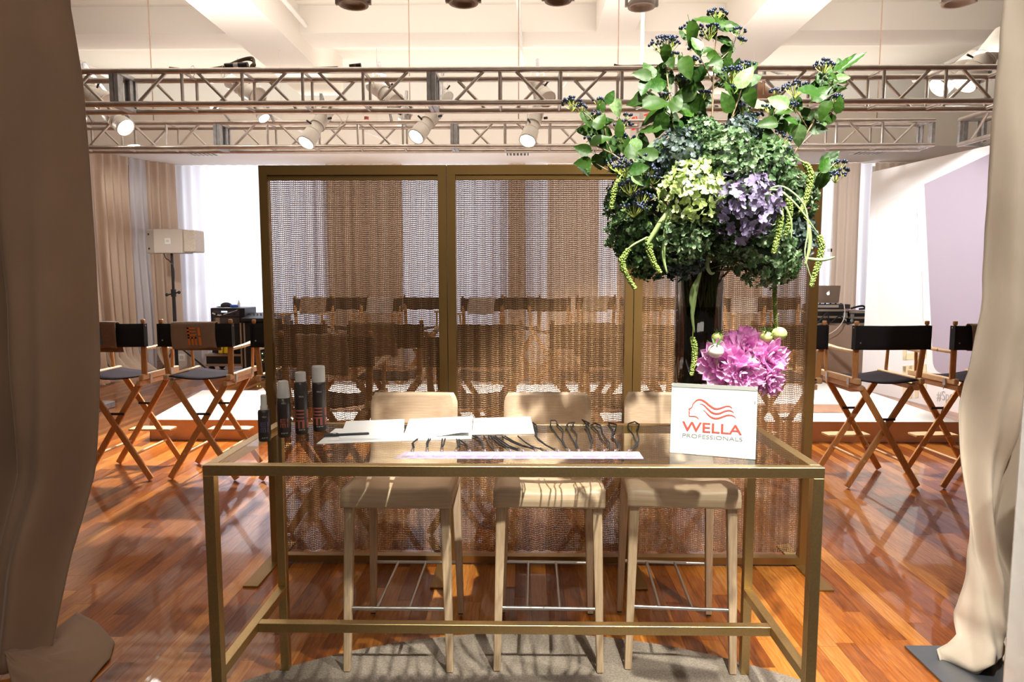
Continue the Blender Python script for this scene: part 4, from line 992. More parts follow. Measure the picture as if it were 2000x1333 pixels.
# ================================================================== BADGES
cord = mat('black cord', (.01, .01, .012), .8); badge = clear_mat('badge plastic', (.93, .92, .96), .1, 1.45, .05, ((.62, .56, .74), .32)); bpr = mat('lilac print', (.32, .27, .42), .6); bwh = mat('pale lilac', (.80, .78, .92), .6)
cz = lambda L_: [(980 + x / 3.846, 780 + y / 3.846) for x, y in L_]; c5 = lambda L_: [(760 + x / 5.882, 780 + y / 5.882) for x, y in L_]
BD = [(801, [c5([(280, 560), (262, 510), (300, 480), (330, 455)]), c5([(285, 555), (275, 500), (315, 462)])]), (831, [c5([(435, 550), (430, 510), (455, 455)]), c5([(440, 550), (450, 500), (475, 455)])]), (860, [c5([(605, 545), (605, 500), (612, 455)]), c5([(615, 545), (632, 500), (645, 455)])]),
      (888, [c5([(790, 555), (785, 500), (775, 462)]), c5([(800, 550), (815, 510), (800, 470)])]), (916, [c5([(910, 585), (900, 545), (860, 500), (800, 465)])]), (946, [c5([(1078, 575), (1080, 520), (1040, 460), (960, 420)]), c5([(1085, 570), (1060, 500), (1020, 440), (990, 420)])]),
      (971, [c5([(1190, 580), (1150, 530), (1120, 470), (1090, 425)]), c5([(1200, 575), (1185, 500), (1140, 425)])]), (997, [c5([(1340, 565), (1260, 520), (1200, 460), (1160, 425)]), c5([(1370, 575), (1290, 530), (1220, 480), (1180, 425)])]),
      (1022, [c5([(1480, 575), (1370, 535), (1280, 470), (1220, 425)]), c5([(1480, 590), (1360, 550), (1270, 490), (1200, 430)])]), (1047, [c5([(1670, 565), (1540, 545), (1400, 490), (1300, 430)]), c5([(1660, 575), (1530, 530), (1420, 480), (1330, 425)])]),
      (1070, [c5([(1740, 575), (1640, 545), (1540, 480), (1480, 425)])]), (1092, [c5([(1900, 578), (1800, 530), (1715, 470), (1675, 420), (1705, 350), (1690, 300), (1650, 270)]), c5([(1895, 585), (1790, 520), (1700, 450), (1690, 380), (1660, 290)])]),
      (1114, [cz([(485, 370), (455, 300), (460, 230), (420, 190), (405, 160), (370, 160), (365, 195), (405, 260), (450, 320), (480, 365)])]), (1133, [cz([(575, 375), (560, 320), (565, 270), (520, 210), (545, 175), (500, 180), (480, 210), (525, 290), (550, 330), (568, 375)])]),
      (1159, [cz([(668, 375), (682, 300), (660, 240), (635, 190), (605, 155), (655, 182), (622, 205), (655, 260), (675, 340), (672, 375)])]), (1183, [cz([(805, 375), (812, 335), (760, 265), (742, 200), (700, 180), (668, 195), (725, 245), (750, 300), (792, 345), (800, 372)])]),
      (1205, [cz([(880, 375), (855, 310), (825, 275), (850, 235), (862, 190), (800, 178), (832, 230), (828, 285), (875, 335), (885, 372)])]), (1232, [cz([(975, 380), (1020, 345), (1030, 300), (1015, 240), (1030, 190), (1000, 170), (950, 185), (952, 225), (990, 275), (1015, 325), (985, 372)])])]
ordn = ['leftmost', 'second from the left', 'third from the left', 'fourth from the left', 'fifth from the left', 'sixth from the left', 'seventh from the left', 'eighth from the left', 'ninth from the left', 'ninth from the right', 'eighth from the right', 'seventh from the right, cord under the papers',
        'sixth from the right, cord widely looped', 'fifth from the right', 'fourth from the right, its cord crumpled', 'third from the right', 'second from the right, its cord crossed over', 'rightmost, its cord in an open loop']
for i, (bx, strands) in enumerate(BD):
    sk = 14 - i * .9 if i < 16 else 0
    zz = TZ + .001 + .0007 * (i % 3); c = Z(bx, 890, zz); t = thing('lanyard_badge', 'clear lilac badge on a black cord, ' + ordn[i], 'badge', (c.x, c.y, zz), 0, 'badges laid in a row on the table')
    hw, hd = .034, .044; sx = -.012 * sk / 14
    MB().prism([tuple(q) for q in rpoly([(-hw + sx, -hd), (hw + sx, -hd), (hw - sx, hd), (-hw - sx, hd)], .005, 3)], 0, .0012).build('badge_card', badge, t)
    mb = MB(); mark(mb, lambda a_, b_: (-.014 + .024 * a_ + .002, .026 - .03 * b_, .0016)); mb.build('letter_mark', bwh, t)
    mb = MB()
    for k in range(3): mb.add([(-.024, -.012 - .008 * k, .0016), (.02 - .006 * k, -.012 - .008 * k, .0016), (.02 - .006 * k, -.008 - .008 * k, .0016), (-.024, -.008 - .008 * k, .0016)], [(0, 1, 2, 3)])
    mb.build('printed_text', bpr, t)
    e = Z(*strands[0][0], TZ + .004); rel = e - t.location
    cp = Vector((.0, hd - .004, .0015)); MB().bar(cp, cp.lerp(rel, .75) + Vector((0, 0, .002)), .011, .0025).tube([cp + Vector((0, .004, .001)), cp + Vector((0, .004, .007))], .004, 8).build('clip', mat('nickel', (.75, .68, .6), .25, 1), t)
    mb = MB(); jr = random.Random(i)
    for k, sp_ in enumerate(strands):
        Q = []
        for a_ in range(len(sp_) - 1):
            for f in (0, .33, .66): Q.append(Z(sp_[a_][0] + (sp_[a_ + 1][0] - sp_[a_][0]) * f + jr.uniform(-.6, .6), sp_[a_][1] + (sp_[a_ + 1][1] - sp_[a_][1]) * f, TZ + .0035 + .002 * jr.random() + .0015 * k) - t.location)
        Q.append(Z(*sp_[-1], TZ + .0035 if i > 12 else TZ + .0002 + .0035) - t.location)
        mb.tube(Q, .0026, 6)
    mb.tube([rel.lerp(cp, .35), rel * 1.0 + Vector((0, .006, 0))], .004, 6)
    mb.build('cord', cord, t)
# ================================================================== SIGN
p = Z(1306, 884.5, TZ); q = Z(1478, 899, TZ); d = (q - p); SW = d.length; ang = math.atan2(d.y, d.x)
SH = D(1308, 748, p.y).z - TZ; c = (p + q) / 2
sg = thing('sign_holder', 'clear acrylic holder with white hair care sign, standing on the table', 'sign', (c.x, c.y, TZ), ang)
acr = clear_mat('acrylic', (.94, .96, .95), .0, 1.49, .04)
tilt = Matrix.Rotation(R(-4), 4, 'X')
MB().prism([tuple(k) for k in rpoly([(-SW / 2, 0), (SW / 2, 0), (SW / 2, SH), (-SW / 2, SH)], .006, 4)], -.006, .006, mtx=tilt @ Matrix.Rotation(R(90), 4, 'X')).build('acrylic_frame', acr, sg)
MB().box((-SW / 2, 0.004, .0), (SW / 2, .075, .003)).build('acrylic_foot', acr, sg)
MB().box((-SW / 2 + .004, -.0005, .001), (SW / 2 - .004, .0015, SH - .014), mtx=tilt).build('card', mat('sign card', (.80, .80, .79), .7), sg)
MB().box((-SW / 2 + .004, -.0015, SH - .014), (SW / 2 - .004, .0035, SH - .002), mtx=tilt).build('header_strip', mat('grey strip', (.42, .42, .38), .4), sg)
for x in (-SW / 2 + .007, SW / 2 - .007): MB().ball((x, -.006, SH - .006), .003, n=8, m=5).build('magnet', white, sg)
def S(x, y, off=-.0012):
    u = (x - 62) / 1270; t0 = 62 + 62 * u; b0 = 1055 + 120 * u; v = (y - t0) / (b0 - t0)
    return tilt @ Vector(((u - .5) * SW, off, (1 - v) * SH))
red = mat('coral logo print', (.62, .09, .06), .7)
def stroke(pts, ws):
    P = []; Wd = []
    for i in range(len(pts) - 1):
        p0, p1, p2, p3 = [Vector(pts[max(0, min(len(pts) - 1, i + k))]) for k in (-1, 0, 1, 2)]
        for k in range(6):
            f = k / 6; P.append(.5 * ((2 * p1) + (p2 - p0) * f + (2 * p0 - 5 * p1 + 4 * p2 - p3) * f * f + (3 * p1 - p0 - 3 * p2 + p3) * f ** 3)); Wd.append(ws[i] + (ws[i + 1] - ws[i]) * f)
    P.append(Vector(pts[-1])); Wd.append(ws[-1]); vs = []
    for i, p in enumerate(P):
        t = (P[min(i + 1, len(P) - 1)] - P[max(i - 1, 0)]).normalized(); n = Vector((-t.y, t.x)) * Wd[i] / 2
        vs += [S(*(p + n)), S(*(p - n))]
    return vs, [(2 * i, 2 * i + 1, 2 * i + 3, 2 * i + 2) for i in range(len(P) - 1)]
mb = MB()
H1 = [(968, 434), (940, 412), (905, 403), (860, 411), (800, 432), (745, 441), (700, 430), (640, 392), (580, 343), (530, 316), (490, 309), (450, 320), (425, 345), (402, 370), (390, 408), (372, 430), (343, 442), (356, 458), (352, 475), (347, 487), (357, 500), (350, 514), (353, 541), (385, 544), (430, 546), (460, 555), (480, 574), (491, 592)]
W1 = [4, 14, 18, 20, 23, 24, 26, 26, 25, 22, 20, 18, 16, 14, 13, 13, 12, 12, 12, 12, 12, 12, 12, 12, 12, 12, 10, 3]
mb.add(*stroke(H1, W1))
mb.add(*stroke([(495, 375), (530, 373), (570, 396), (620, 444), (680, 492), (740, 510), (800, 502), (860, 476), (920, 465), (965, 476), (993, 502)], [3, 9, 14, 20, 24, 25, 24, 21, 19, 14, 3]))
mb.add(*stroke([(548, 455), (580, 476), (620, 518), (670, 558), (730, 577), (790, 571), (850, 549), (910, 532), (965, 536), (1000, 552), (1023, 577)], [3, 8, 15, 21, 24, 24, 22, 20, 16, 12, 3]))
mb.build('profile_logo', red, sg)
def sign_text(s, x0, x1, ytl, ybl, slope, m, bold=0):
    me = text_mesh(s, 1, 1, m, bold=bold)
    for v in me.vertices: x = x0 + (v.co.x + .5) * (x1 - x0); y = ybl + (ytl - ybl) * v.co.z + slope * (x - x0); v.co = S(x, y)
    obj('lettering', me, sg)
sign_text('WELLA', 250, 1115, 612, 752, .075, red, .012)
sign_text('PROFESSIONALS', 260, 1125, 782, 838, .082, mat('light grey letters', (.30, .30, .30), .7))
# ================================================================== VASE AND TALL BOUQUET
D_ = D
def D(px, py, Y): return D_(px, py, Y - .12)
VY = 2.46; VR = .084; VX = D_(1367, 515, VY).x; VZ = D_(1367, 513, VY - VR).z
vt = thing('glass_vase', 'tall clear glass cylinder vase half filled with water and dark stems', 'vase', (VX, VY, TZ + .001))
vh = VZ - TZ
vglass = clear_mat('vase glass', (.93, .93, .92), .06, 1.5, .03, None, (.35, .33, .36))
MB().lathe([(0.0001, .0), (VR, .0), (VR, vh), (VR - .004, vh), (VR - .004, .018), (.0001, .018)], 40).build('cylinder', vglass, vt)
wl = D_(1367, 600, VY).z - TZ
MB().lathe([(0.0001, .019), (VR - .0045, .019), (VR - .0045, wl), (.0001, wl)], 40).build('water', clear_mat('tinted water', (.50, .38, .30), .0, 1.2, .01), vt)
gd = mat('dark leaf', (.010, .034, .004), .45, rand=.8, col2=(.028, .07, .007), trans=.12, spec=.25)
gb = mat('bright leaf', (.055, .14, .010), .42, rand=.7, col2=(.02, .07, .007), trans=.15, spec=.3)
gp = mat('pale leaf', (.30, .42, .18), .5, rand=.6, col2=(.14, .26, .08), trans=.3)
twig = mat('twig bark', (.28, .20, .11), .7); gst = mat('green stem', (.35, .42, .08), .6); dst = mat('dark stem', (.06, .045, .02), .5, rand=.8, col2=(.10, .13, .03))
berry = mat('blue black berry', (.012, .02, .045), .28, spec=.7); amar = mat('green amaranth', (.42, .50, .14), .8, rand=.7, col2=(.24, .34, .07)); grass = mat('pale grass blade', (.42, .52, .26), .6, rand=.5, col2=(.28, .40, .14))
# hydrangeas -------------------------------------------------------
hm = {  # most second colours are darkened, painting gap shade on random petals
 'lime': mat('lime petals', (.88, .91, .74), .6, rand=1, col2=(.42, .55, .16), trans=.2), 'purple': mat('purple petals', (.10, .055, .14), .5, rand=1, col2=(.22, .19, .30), trans=.1),
 'green': mat('green petals', (.20, .33, .08), .6, rand=1, col2=(.03, .08, .02), trans=.25), 'teal': mat('teal petals', (.30, .42, .22), .6, rand=1, col2=(.04, .10, .025), trans=.2),
 'mix': mat('mixed petals', (.50, .62, .36), .6, rand=1, col2=(.06, .13, .04), trans=.25), 'slate': mat('slate petals', (.22, .25, .32), .6, rand=1, col2=(.03, .06, .04), trans=.2)}
core = mat('petal gap shade', (.02, .035, .015), .9)  # dark inner ball stands in for shade between the petals
def head_mesh(seed, m, n=250):
    rr = random.Random(seed); b = MB()
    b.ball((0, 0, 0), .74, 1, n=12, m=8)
    for i in range(n):
        k = (i + .5) / n; ph = math.acos(1 - 2 * k * .98); th = math.pi * (1 + 5 ** .5) * i + rr.uniform(-.3, .3)
        nn = Vector((math.sin(ph) * math.cos(th), math.sin(ph) * math.sin(th), math.cos(ph)))
        lump = 1 + .16 * noise.noise(nn * 2.2 + Vector((seed, 0, 0)))
        c = nn * rr.uniform(.82, 1.06) * lump; q = nn.to_track_quat('Z', 'Y') @ Euler((rr.uniform(-.8, .8), rr.uniform(-.8, .8), rr.uniform(0, 6.28))).to_quaternion()
        s = rr.uniform(.10, .155)
        for p in range(4):
            a = p * math.pi / 2 + rr.uniform(-.2, .2); u = Vector((math.cos(a), math.sin(a), 0)); v = Vector((-math.sin(a), math.cos(a), 0)); l = rr.uniform(-.2, .7)
            pts = [Vector((0, 0, 0)), u * .55 * s - v * .55 * s + Vector((0, 0, l * .3 * s)), u * 1.15 * s - v * .3 * s + Vector((0, 0, l * s)), u * 1.15 * s + v * .3 * s + Vector((0, 0, l * s)), u * .55 * s + v * .55 * s + Vector((0, 0, l * .3 * s))]
            mid = u * .62 * s + Vector((0, 0, -.02 * s + l * .2 * s)); pts.append(mid)
            b.add([c + q @ x for x in pts], [(0, 1, 5), (1, 2, 5), (2, 3, 5), (3, 4, 5), (4, 0, 5)], 0, False)
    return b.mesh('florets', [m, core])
hmesh = {k: [head_mesh(j * 7 + len(k) * 3, m) for j in range(2)] for k, m in hm.items()}
HY = [(1352, 378, 56, 'lime', 0, 'large lime white hydrangea at the front of the bouquet'), (1449, 400, 62, 'purple', 0, 'large purple hydrangea at the front right of the bouquet'),
      (1247, 455, 56, 'green', .12, 'dark green hydrangea low on the left side'), (1222, 392, 40, 'teal', .18, 'blue teal hydrangea at the left edge'), (1424, 312, 52, 'mix', .02, 'green white hydrangea above the purple one'),
      (1320, 308, 46, 'slate', .08, 'slate coloured hydrangea at the upper left'), (1262, 350, 44, 'green', .12, 'small green hydrangea among the left berries'), (1372, 266, 34, 'teal', .12, 'teal hydrangea at the top near the central stems'), (1500, 330, 50, 'teal', .06, 'teal hydrangea at the upper right'),
      (1548, 385, 44, 'mix', .12, 'pale green hydrangea at the right edge behind the catkins'), (1490, 492, 58, 'mix', .10, 'green hydrangea hanging low at the right of the vase'), (1545, 460, 46, 'slate', .14, 'dark slate hydrangea at the lower right edge'),
      (1330, 455, 50, 'mix', .02, 'pale green hydrangea under the lime one'), (1268, 500, 42, 'green', .12, 'green hydrangea drooping at the lower left'), (1330, 505, 38, 'slate', .1, 'dark hydrangea against the left rim of the vase'), (1420, 465, 42, 'teal', .06, 'dark teal hydrangea under the purple one'),
      (1400, 350, 40, 'mix', .1, 'green hydrangea between the lime and purple ones'), (1450, 262, 34, 'slate', .16, 'small lilac hydrangea at the top right of the stems'), (1530, 520, 30, 'green', .1, 'small green hydrangea at the bottom right'), (1390, 420, 36, 'teal', .03, 'teal hydrangea between the purple and the pale green ones')]
mouth = Vector((VX, VY, VZ - .02)); dstem = []
for i, (px, py, r, k, back, lb) in enumerate(HY):
    dx = abs(px - 1385) / 200; Y = 2.58 - .30 * math.sqrt(max(.02, 1 - dx * dx)) + back
    c = D(px, py, Y); rad = r / FPX * (Y - .12) * 1.1
    t = thing('hydrangea', lb, 'flower', c, 0, 'hydrangeas in the tall vase')
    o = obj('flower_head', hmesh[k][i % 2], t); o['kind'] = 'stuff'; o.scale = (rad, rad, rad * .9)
    out = (c - mouth).normalized(); o.rotation_euler = Vector((out.x, out.y - .5, out.z * .6)).to_track_quat('Z', 'Y').to_euler()
    a = 2.4 * i; f = Vector((VX + .07 * math.cos(a), VY + .07 * math.sin(a), TZ + .03 + .06 * (i % 4)))
    m1 = Vector((VX + .07 * math.cos(a + 2.2), VY + .07 * math.sin(a + 2.2), VZ - .01))
    MB().tube([f - c, m1 - c, (m1 - c) * .45 + Vector((0, 0, -.01)), Vector((0, 0, 0))], .0062, 6).build('stem', dst, t)
    f2 = Vector((VX + .072 * math.cos(a + 1), VY + .072 * math.sin(a + 1), TZ + .03)); m2 = Vector((VX + .065 * math.cos(a - .6), VY + .065 * math.sin(a - .6), VZ - .03))
    MB().tube([f2 - c, (f2 + m2) / 2 - c + Vector((.004, 0, 0)), m2 - c, (m2 - c) * .3], .0045, 6).build('side_stem', dst, t)
# leaves -----------------------------------------------------------
def leaf_mesh(m, seed, wd=.62, teeth=True):
    rr = random.Random(seed); b = MB(); n = 10; fold = rr.uniform(.1, .35); curl_ = rr.uniform(-.1, .35)
    def fn(u, v):
        s = (u - .5) * 2; t = v; w_ = wd * max(0, math.sin(math.pi * t ** .68)) ** .8 * .56
        if teeth and abs(s) > .9: w_ *= 1 + .07 * (1 if int(t * 100) % 2 else -1)
        return (s * w_, t, fold * abs(s) * w_ + curl_ * -t * t + .02 * math.sin(t * 22) * abs(s))
    b.grid(fn, 4, n, 0, True)
    b.add([(-.012, -.22, 0), (.012, -.22, 0), (.012, .05, 0.004), (-.012, .05, 0.004)], [(0, 1, 2, 3)])
    return b.mesh('leaf', [m])
LM = {'d': [leaf_mesh(gd, i) for i in range(4)], 'b': [leaf_mesh(gb, i + 9) for i in range(3)], 'p': [leaf_mesh(gp, i + 5) for i in range(2)], 'n': [leaf_mesh(gb, 30, .25, False)]}
def leaf(t, px, py, size, ang, kind='d', Y=2.5, tilt=None, i=0):
    """size px; ang degrees of the leaf tip direction in the picture (0 right, 90 up)"""
    rr = random.Random(int(px * 7 + py * 13 + i)); s = size * 1.15 / FPX * Y
    c = D(px, py, Y); a = R(ang)
    d = Vector((math.cos(a), rr.uniform(-.5, .35), math.sin(a))).normalized()
    nrm = Vector((rr.uniform(-.6, .6), -1, rr.uniform(-.2, .9))); nrm = (nrm - d * nrm.dot(d)).normalized(); x = d.cross(nrm)
    M = Matrix((x, d, nrm)).transposed().to_4x4()
    ml = LM[kind]; o = obj('leaf', ml[rr.randrange(len(ml))], t); o.matrix_local = Matrix.Translation(c - t.location - d * s * .5) @ M @ Matrix.Scale(s, 4); return o
def berries(mb_b, mb_s, px, py, r, n, Y, orig, sd):
    rr = random.Random(sd); c = D(px, py, Y); k = r / FPX * Y; root = c + Vector((0, 0, -k * .9))
    for j in range(n):
        a = rr.uniform(0, 6.28); q = math.sqrt(rr.random())
        p = c + Vector((math.cos(a) * q * k, math.sin(a) * q * k * .8, (1 - q * q) * k * .35 + rr.uniform(-.2, .12) * k - q * k * .1))
        mb_b.ball(p - orig, .0052 * rr.uniform(.8, 1.1), n=7, m=5)
        if j % 2 == 0: mb_s.tube([root - orig, (root.lerp(p, .6) + Vector((0, 0, -.004))) - orig, p - orig], .0011, 3, cap=False, smooth=False)
def branch(label, stems, leaves, cl, Y=2.5, r=.004):
    p0 = D(*stems[0][0][:2], Y); base = Vector((VX, VY, VZ - .15)); t = thing('berry_branch', label, 'branch', p0, 0, 'leafy berry branches in the tall vase')
    mb = MB()
    for si, s in enumerate(stems):
        P = [D(x, y, Y + (.03 * math.sin(k * 2.1))) - p0 for k, (x, y) in enumerate(s)]
        if si == 0: P = [base - p0, (base - p0).lerp(P[0], .6)] + P
        rr_ = [(r if si == 0 else r * .6) * (1 - .55 * k / (len(P) - 1)) for k in range(len(P))]
        mb.tube(P, rr_, 6)
    mb.build('stem', twig, t)
    for k, l in enumerate(leaves): leaf(t, *l[:4], kind=l[4] if len(l) > 4 else 'd', Y=Y - .02 + .04 * ((k * 7) % 3 - 1), i=k)
    rq = random.Random(int(p0.x * 1000)); nf = max(4, len(leaves) // 2)
    for k in range(nf if cl else 0):
        s = stems[k % len(stems)]; i = rq.randrange(len(s) - 1); f = rq.random(); x = s[i][0] + (s[i + 1][0] - s[i][0]) * f; y = s[i][1] + (s[i + 1][1] - s[i][1]) * f; an = rq.uniform(0, 360)
        leaf(t, x + 14 * math.cos(R(an)), y - 14 * math.sin(R(an)), rq.uniform(24, 36), an, 'd' if rq.random() < .75 else 'b', Y + .04, i=k)
    b, s_2 = MB(), MB()
    for k, (x, y, rr2, n) in enumerate(cl): berries(b, s_2, x, y, rr2, n, Y - .01, p0, int(x + y))
    if cl:
        o = b.build('berry_cluster', berry, t); o['kind'] = 'stuff'; o = s_2.build('berry_stalks', gst, t); o['kind'] = 'stuff'
branch('tallest leafy branch rising above the middle of the bouquet', [[(1388, 300), (1391, 230), (1393, 160), (1396, 110), (1400, 60), (1402, 30)], [(1391, 160), (1362, 100), (1345, 75)], [(1392, 130), (1430, 95), (1442, 60)], [(1391, 175), (1425, 150), (1448, 128)]],
       [(1375, 38, 36, 160), (1408, 38, 34, 60), (1425, 50, 34, 20), (1352, 68, 42, -70), (1362, 92, 30, -60), (1412, 78, 34, 150), (1380, 98, 22, 200), (1395, 108, 28, 10), (1420, 100, 28, -80), (1398, 120, 26, 200), (1408, 140, 32, -50, 'd'), (1430, 58, 26, -20, 'b'),
        (1340, 130, 40, -80), (1422, 130, 30, -90), (1390, 60, 24, 100), (1360, 85, 28, 120, 'b')],
       [(1400, 24, 18, 30), (1350, 50, 22, 24), (1385, 56, 24, 30), (1442, 58, 14, 14), (1447, 76, 10, 9), (1353, 117, 14, 22), (1372, 70, 6, 3), (1350, 94, 5, 4)])
branch('leafy branch with a flat berry head, left of the tallest one', [[(1322, 290), (1314, 240), (1308, 190), (1302, 140), (1298, 100)], [(1315, 230), (1275, 195), (1250, 170)], [(1308, 180), (1290, 150)]],
       [(1256, 145, 32, 170), (1268, 135, 34, 110), (1292, 138, 34, 60), (1258, 170, 32, -110, 'b'), (1288, 165, 36, 20, 'b'), (1252, 195, 44, 180), (1282, 200, 48, 20), (1275, 225, 46, -160), (1305, 222, 44, -30, 'b'), (1290, 245, 42, -100), (1322, 200, 34, 60), (1315, 255, 36, -60), (1300, 105, 28, -90), (1309, 120, 26, -70), (1328, 250, 30, -50, 'b'), (1270, 250, 38, 170)],
       [(1300, 82, 30, 62), (1316, 106, 10, 10), (1300, 185, 12, 8), (1326, 150, 10, 8)])
branch('branch with dark leaves filling the middle behind the stems', [[(1360, 280), (1355, 230), (1350, 180), (1340, 150)], [(1356, 230), (1335, 190)]],
       [(1335, 125, 40, 100), (1348, 145, 36, 30), (1362, 165, 40, 0), (1338, 185, 40, 200), (1362, 205, 44, -40), (1350, 225, 44, 100), (1335, 215, 40, 170, 'b'), (1372, 232, 34, -60), (1332, 250, 34, -90), (1356, 256, 34, 180), (1340, 165, 40, -100), (1376, 190, 36, 80), (1370, 140, 34, 60, 'b')],
       [(1332, 158, 18, 26), (1372, 182, 18, 26), (1345, 265, 10, 8)], Y=2.6)
branch('branch with pale green stalks right of the tallest one', [[(1412, 300), (1422, 250), (1440, 200), (1452, 160), (1458, 130)], [(1418, 262), (1448, 235), (1465, 215)], [(1430, 230), (1462, 190), (1478, 180)]],
       [(1455, 150, 40, 60, 'p'), (1470, 155, 34, 30, 'd'), (1445, 168, 32, -90), (1466, 190, 34, -70), (1488, 205, 36, 5, 'p'), (1438, 215, 36, -80), (1420, 200, 36, 120), (1452, 245, 34, -20), (1470, 245, 30, -60, 'b'), (1482, 262, 36, 60), (1432, 178, 40, 140), (1418, 165, 36, 170)],
       [(1430, 140, 28, 50), (1456, 128, 20, 26), (1432, 172, 14, 16), (1470, 188, 12, 10), (1452, 210, 18, 20), (1480, 225, 14, 14), (1494, 212, 8, 8), (1440, 268, 20, 26)])
branch('branch reaching far out to the left with a drooping berry head', [[(1262, 350), (1232, 325), (1195, 300), (1165, 285), (1150, 265)], [(1195, 298), (1172, 250), (1150, 228), (1122, 205), (1108, 195)], [(1185, 275), (1180, 240), (1172, 215)], [(1190, 335), (1165, 320)]],
       [(1138, 292, 30, 160), (1172, 272, 36, 30), (1196, 290, 44, 80, 'b'), (1140, 318, 30, 190, 'd'), (1142, 325, 36, -70, 'b'), (1168, 318, 30, -70), (1172, 236, 32, 70), (1146, 232, 30, -60), (1174, 205, 26, 80), (1192, 190, 24, 60, 'b'), (1204, 210, 30, -80, 'p'), (1142, 255, 30, 180), (1210, 250, 30, 80), (1218, 282, 36, -80), (1186, 258, 24, -20), (1240, 290, 34, -100, 'p'), (1254, 275, 34, 90, 'd'), (1222, 335, 34, 0, 'b')],
       [(1118, 198, 20, 34), (1134, 208, 14, 18), (1162, 224, 16, 16), (1170, 195, 12, 10), (1218, 243, 18, 12), (1222, 268, 18, 18), (1210, 315, 26, 40), (1145, 270, 8, 4), (1225, 225, 10, 6)])
branch('berry twigs spilling over the left hydrangeas', [[(1300, 390), (1270, 360), (1245, 330), (1235, 310)], [(1272, 362), (1245, 372), (1225, 380)], [(1290, 385), (1240, 402)]],
       [(1248, 330, 34, 10, 'b'), (1258, 350, 26, 120), (1290, 378, 34, 70), (1230, 295, 30, 80), (1265, 300, 36, 160), (1282, 285, 40, 60), (1245, 352, 24, -30, 'p')],
       [(1222, 325, 24, 36), (1265, 330, 22, 40), (1232, 360, 24, 36), (1252, 382, 20, 26), (1238, 402, 24, 24), (1262, 398, 14, 14), (1275, 345, 16, 18), (1262, 305, 12, 10)], Y=2.34)
branch('tall branch leaning out to the upper right with a long pointed leaf', [[(1545, 310), (1560, 285), (1585, 245), (1605, 205), (1622, 170), (1635, 140)], [(1590, 240), (1620, 225), (1640, 200)], [(1580, 255), (1555, 215), (1548, 180)], [(1622, 165), (1612, 145), (1608, 128)]],
       [(1650, 122, 40, 40, 'n'), (1668, 118, 44, 35, 'n'), (1612, 148, 40, 60, 'b'), (1580, 178, 42, 175, 'b'), (1605, 182, 36, 40, 'b'), (1622, 168, 34, 70), (1632, 150, 22, -20), (1645, 152, 24, 10, 'p'), (1625, 200, 34, 200, 'b'), (1610, 215, 32, -120), (1608, 228, 34, -20, 'd'), (1596, 240, 32, 190, 'b'), (1640, 205, 28, 80), (1598, 252, 30, 0), (1570, 245, 30, 180), (1560, 265, 36, -90, 'p'), (1575, 220, 30, 120), (1640, 128, 26, 100, 'b')],
       [(1610, 124, 20, 34), (1554, 168, 24, 44), (1632, 192, 16, 16), (1545, 205, 12, 10), (1575, 175, 8, 6), (1555, 208, 14, 8)])
branch('branch with olive leaves between the bouquet top and the right branch', [[(1470, 300), (1490, 260), (1510, 225), (1520, 200)], [(1500, 250), (1525, 235)]],
       [(1520, 198, 38, 140, 'p'), (1532, 215, 32, 20, 'd'), (1515, 225, 28, -90), (1500, 240, 34, 180), (1545, 235, 30, -20, 'b'), (1530, 252, 32, -60), (1502, 265, 34, 90), (1485, 280, 34, 160, 'd'), (1555, 252, 30, 10, 'b'), (1515, 280, 34, -40), (1490, 310, 34, 30), (1468, 295, 36, -30, 'd')],
       [(1545, 205, 10, 8), (1515, 178, 12, 12), (1500, 208, 14, 10), (1530, 205, 16, 14), (1510, 270, 34, 50), (1488, 262, 18, 18), (1525, 290, 20, 30), (1538, 300, 12, 16), (1470, 240, 14, 16)], Y=2.45)
branch('short twig with berries sticking out to the right over the drape', [[(1570, 360), (1592, 345), (1618, 332), (1632, 318)], [(1600, 340), (1612, 318)]],
       [(1612, 322, 30, 60, 'b'), (1604, 355, 36, -100, 'd'), (1590, 345, 24, 190), (1586, 345, 20, -90)],
       [(1640, 318, 16, 18), (1632, 340, 18, 26), (1648, 332, 12, 12)])
# catkins and blades -----------------------------------------------
def catkin(label, stem, tail, wpx, Y=2.3, sd=0):
    rr = random.Random(sd); P = [D(x, y, Y) for x, y in tail]; t = thing('amaranth', label, 'flower', P[0], 0, 'hanging green amaranth tails'); o0 = P[0]
    MB().tube([D(x, y, Y + .04) - o0 for x, y in stem[:1]] + [D(x, y, Y) - o0 for x, y in stem[1:]] + [Vector((0, 0, 0))], .0018, 5).build('stem', gst, t)
    m = MB(); wd = wpx / 2 / FPX * Y
    for i in range(len(P) - 1):
        n = max(3, int((P[i + 1] - P[i]).length / .006))
        for k in range(n):
            f = (i + k / n) / (len(P) - 1); c = P[i].lerp(P[i + 1], k / n); rad = wd * (1 - .55 * f ** 2) * (.7 + .3 * min(1, f * 8))
            for j in range(7):
                a = j / 7 * 6.28 + f * 40; m.ball(c + Vector((math.cos(a) * rad * .8, math.sin(a) * rad * .8, rr.uniform(-.003, .003))) - o0, .0042, n=4, m=3)
    o = m.build('catkin', amar, t); o['kind'] = 'stuff'
catkin('amaranth tail curling down at the far left below the hydrangeas', [(1292, 462), (1260, 465), (1238, 478)], [(1226, 488), (1215, 508), (1217, 525), (1228, 545), (1242, 566)], 12, 2.32, 1)
catkin('amaranth tail hanging left of the vase', [(1305, 415), (1280, 450)], [(1266, 466), (1268, 490), (1277, 515), (1291, 536)], 13, 2.28, 2)
catkin('thick amaranth tail curving over the upper right edge', [(1545, 320), (1560, 312)], [(1572, 318), (1583, 338), (1581, 365), (1574, 390), (1562, 418)], 13, 2.42, 3)
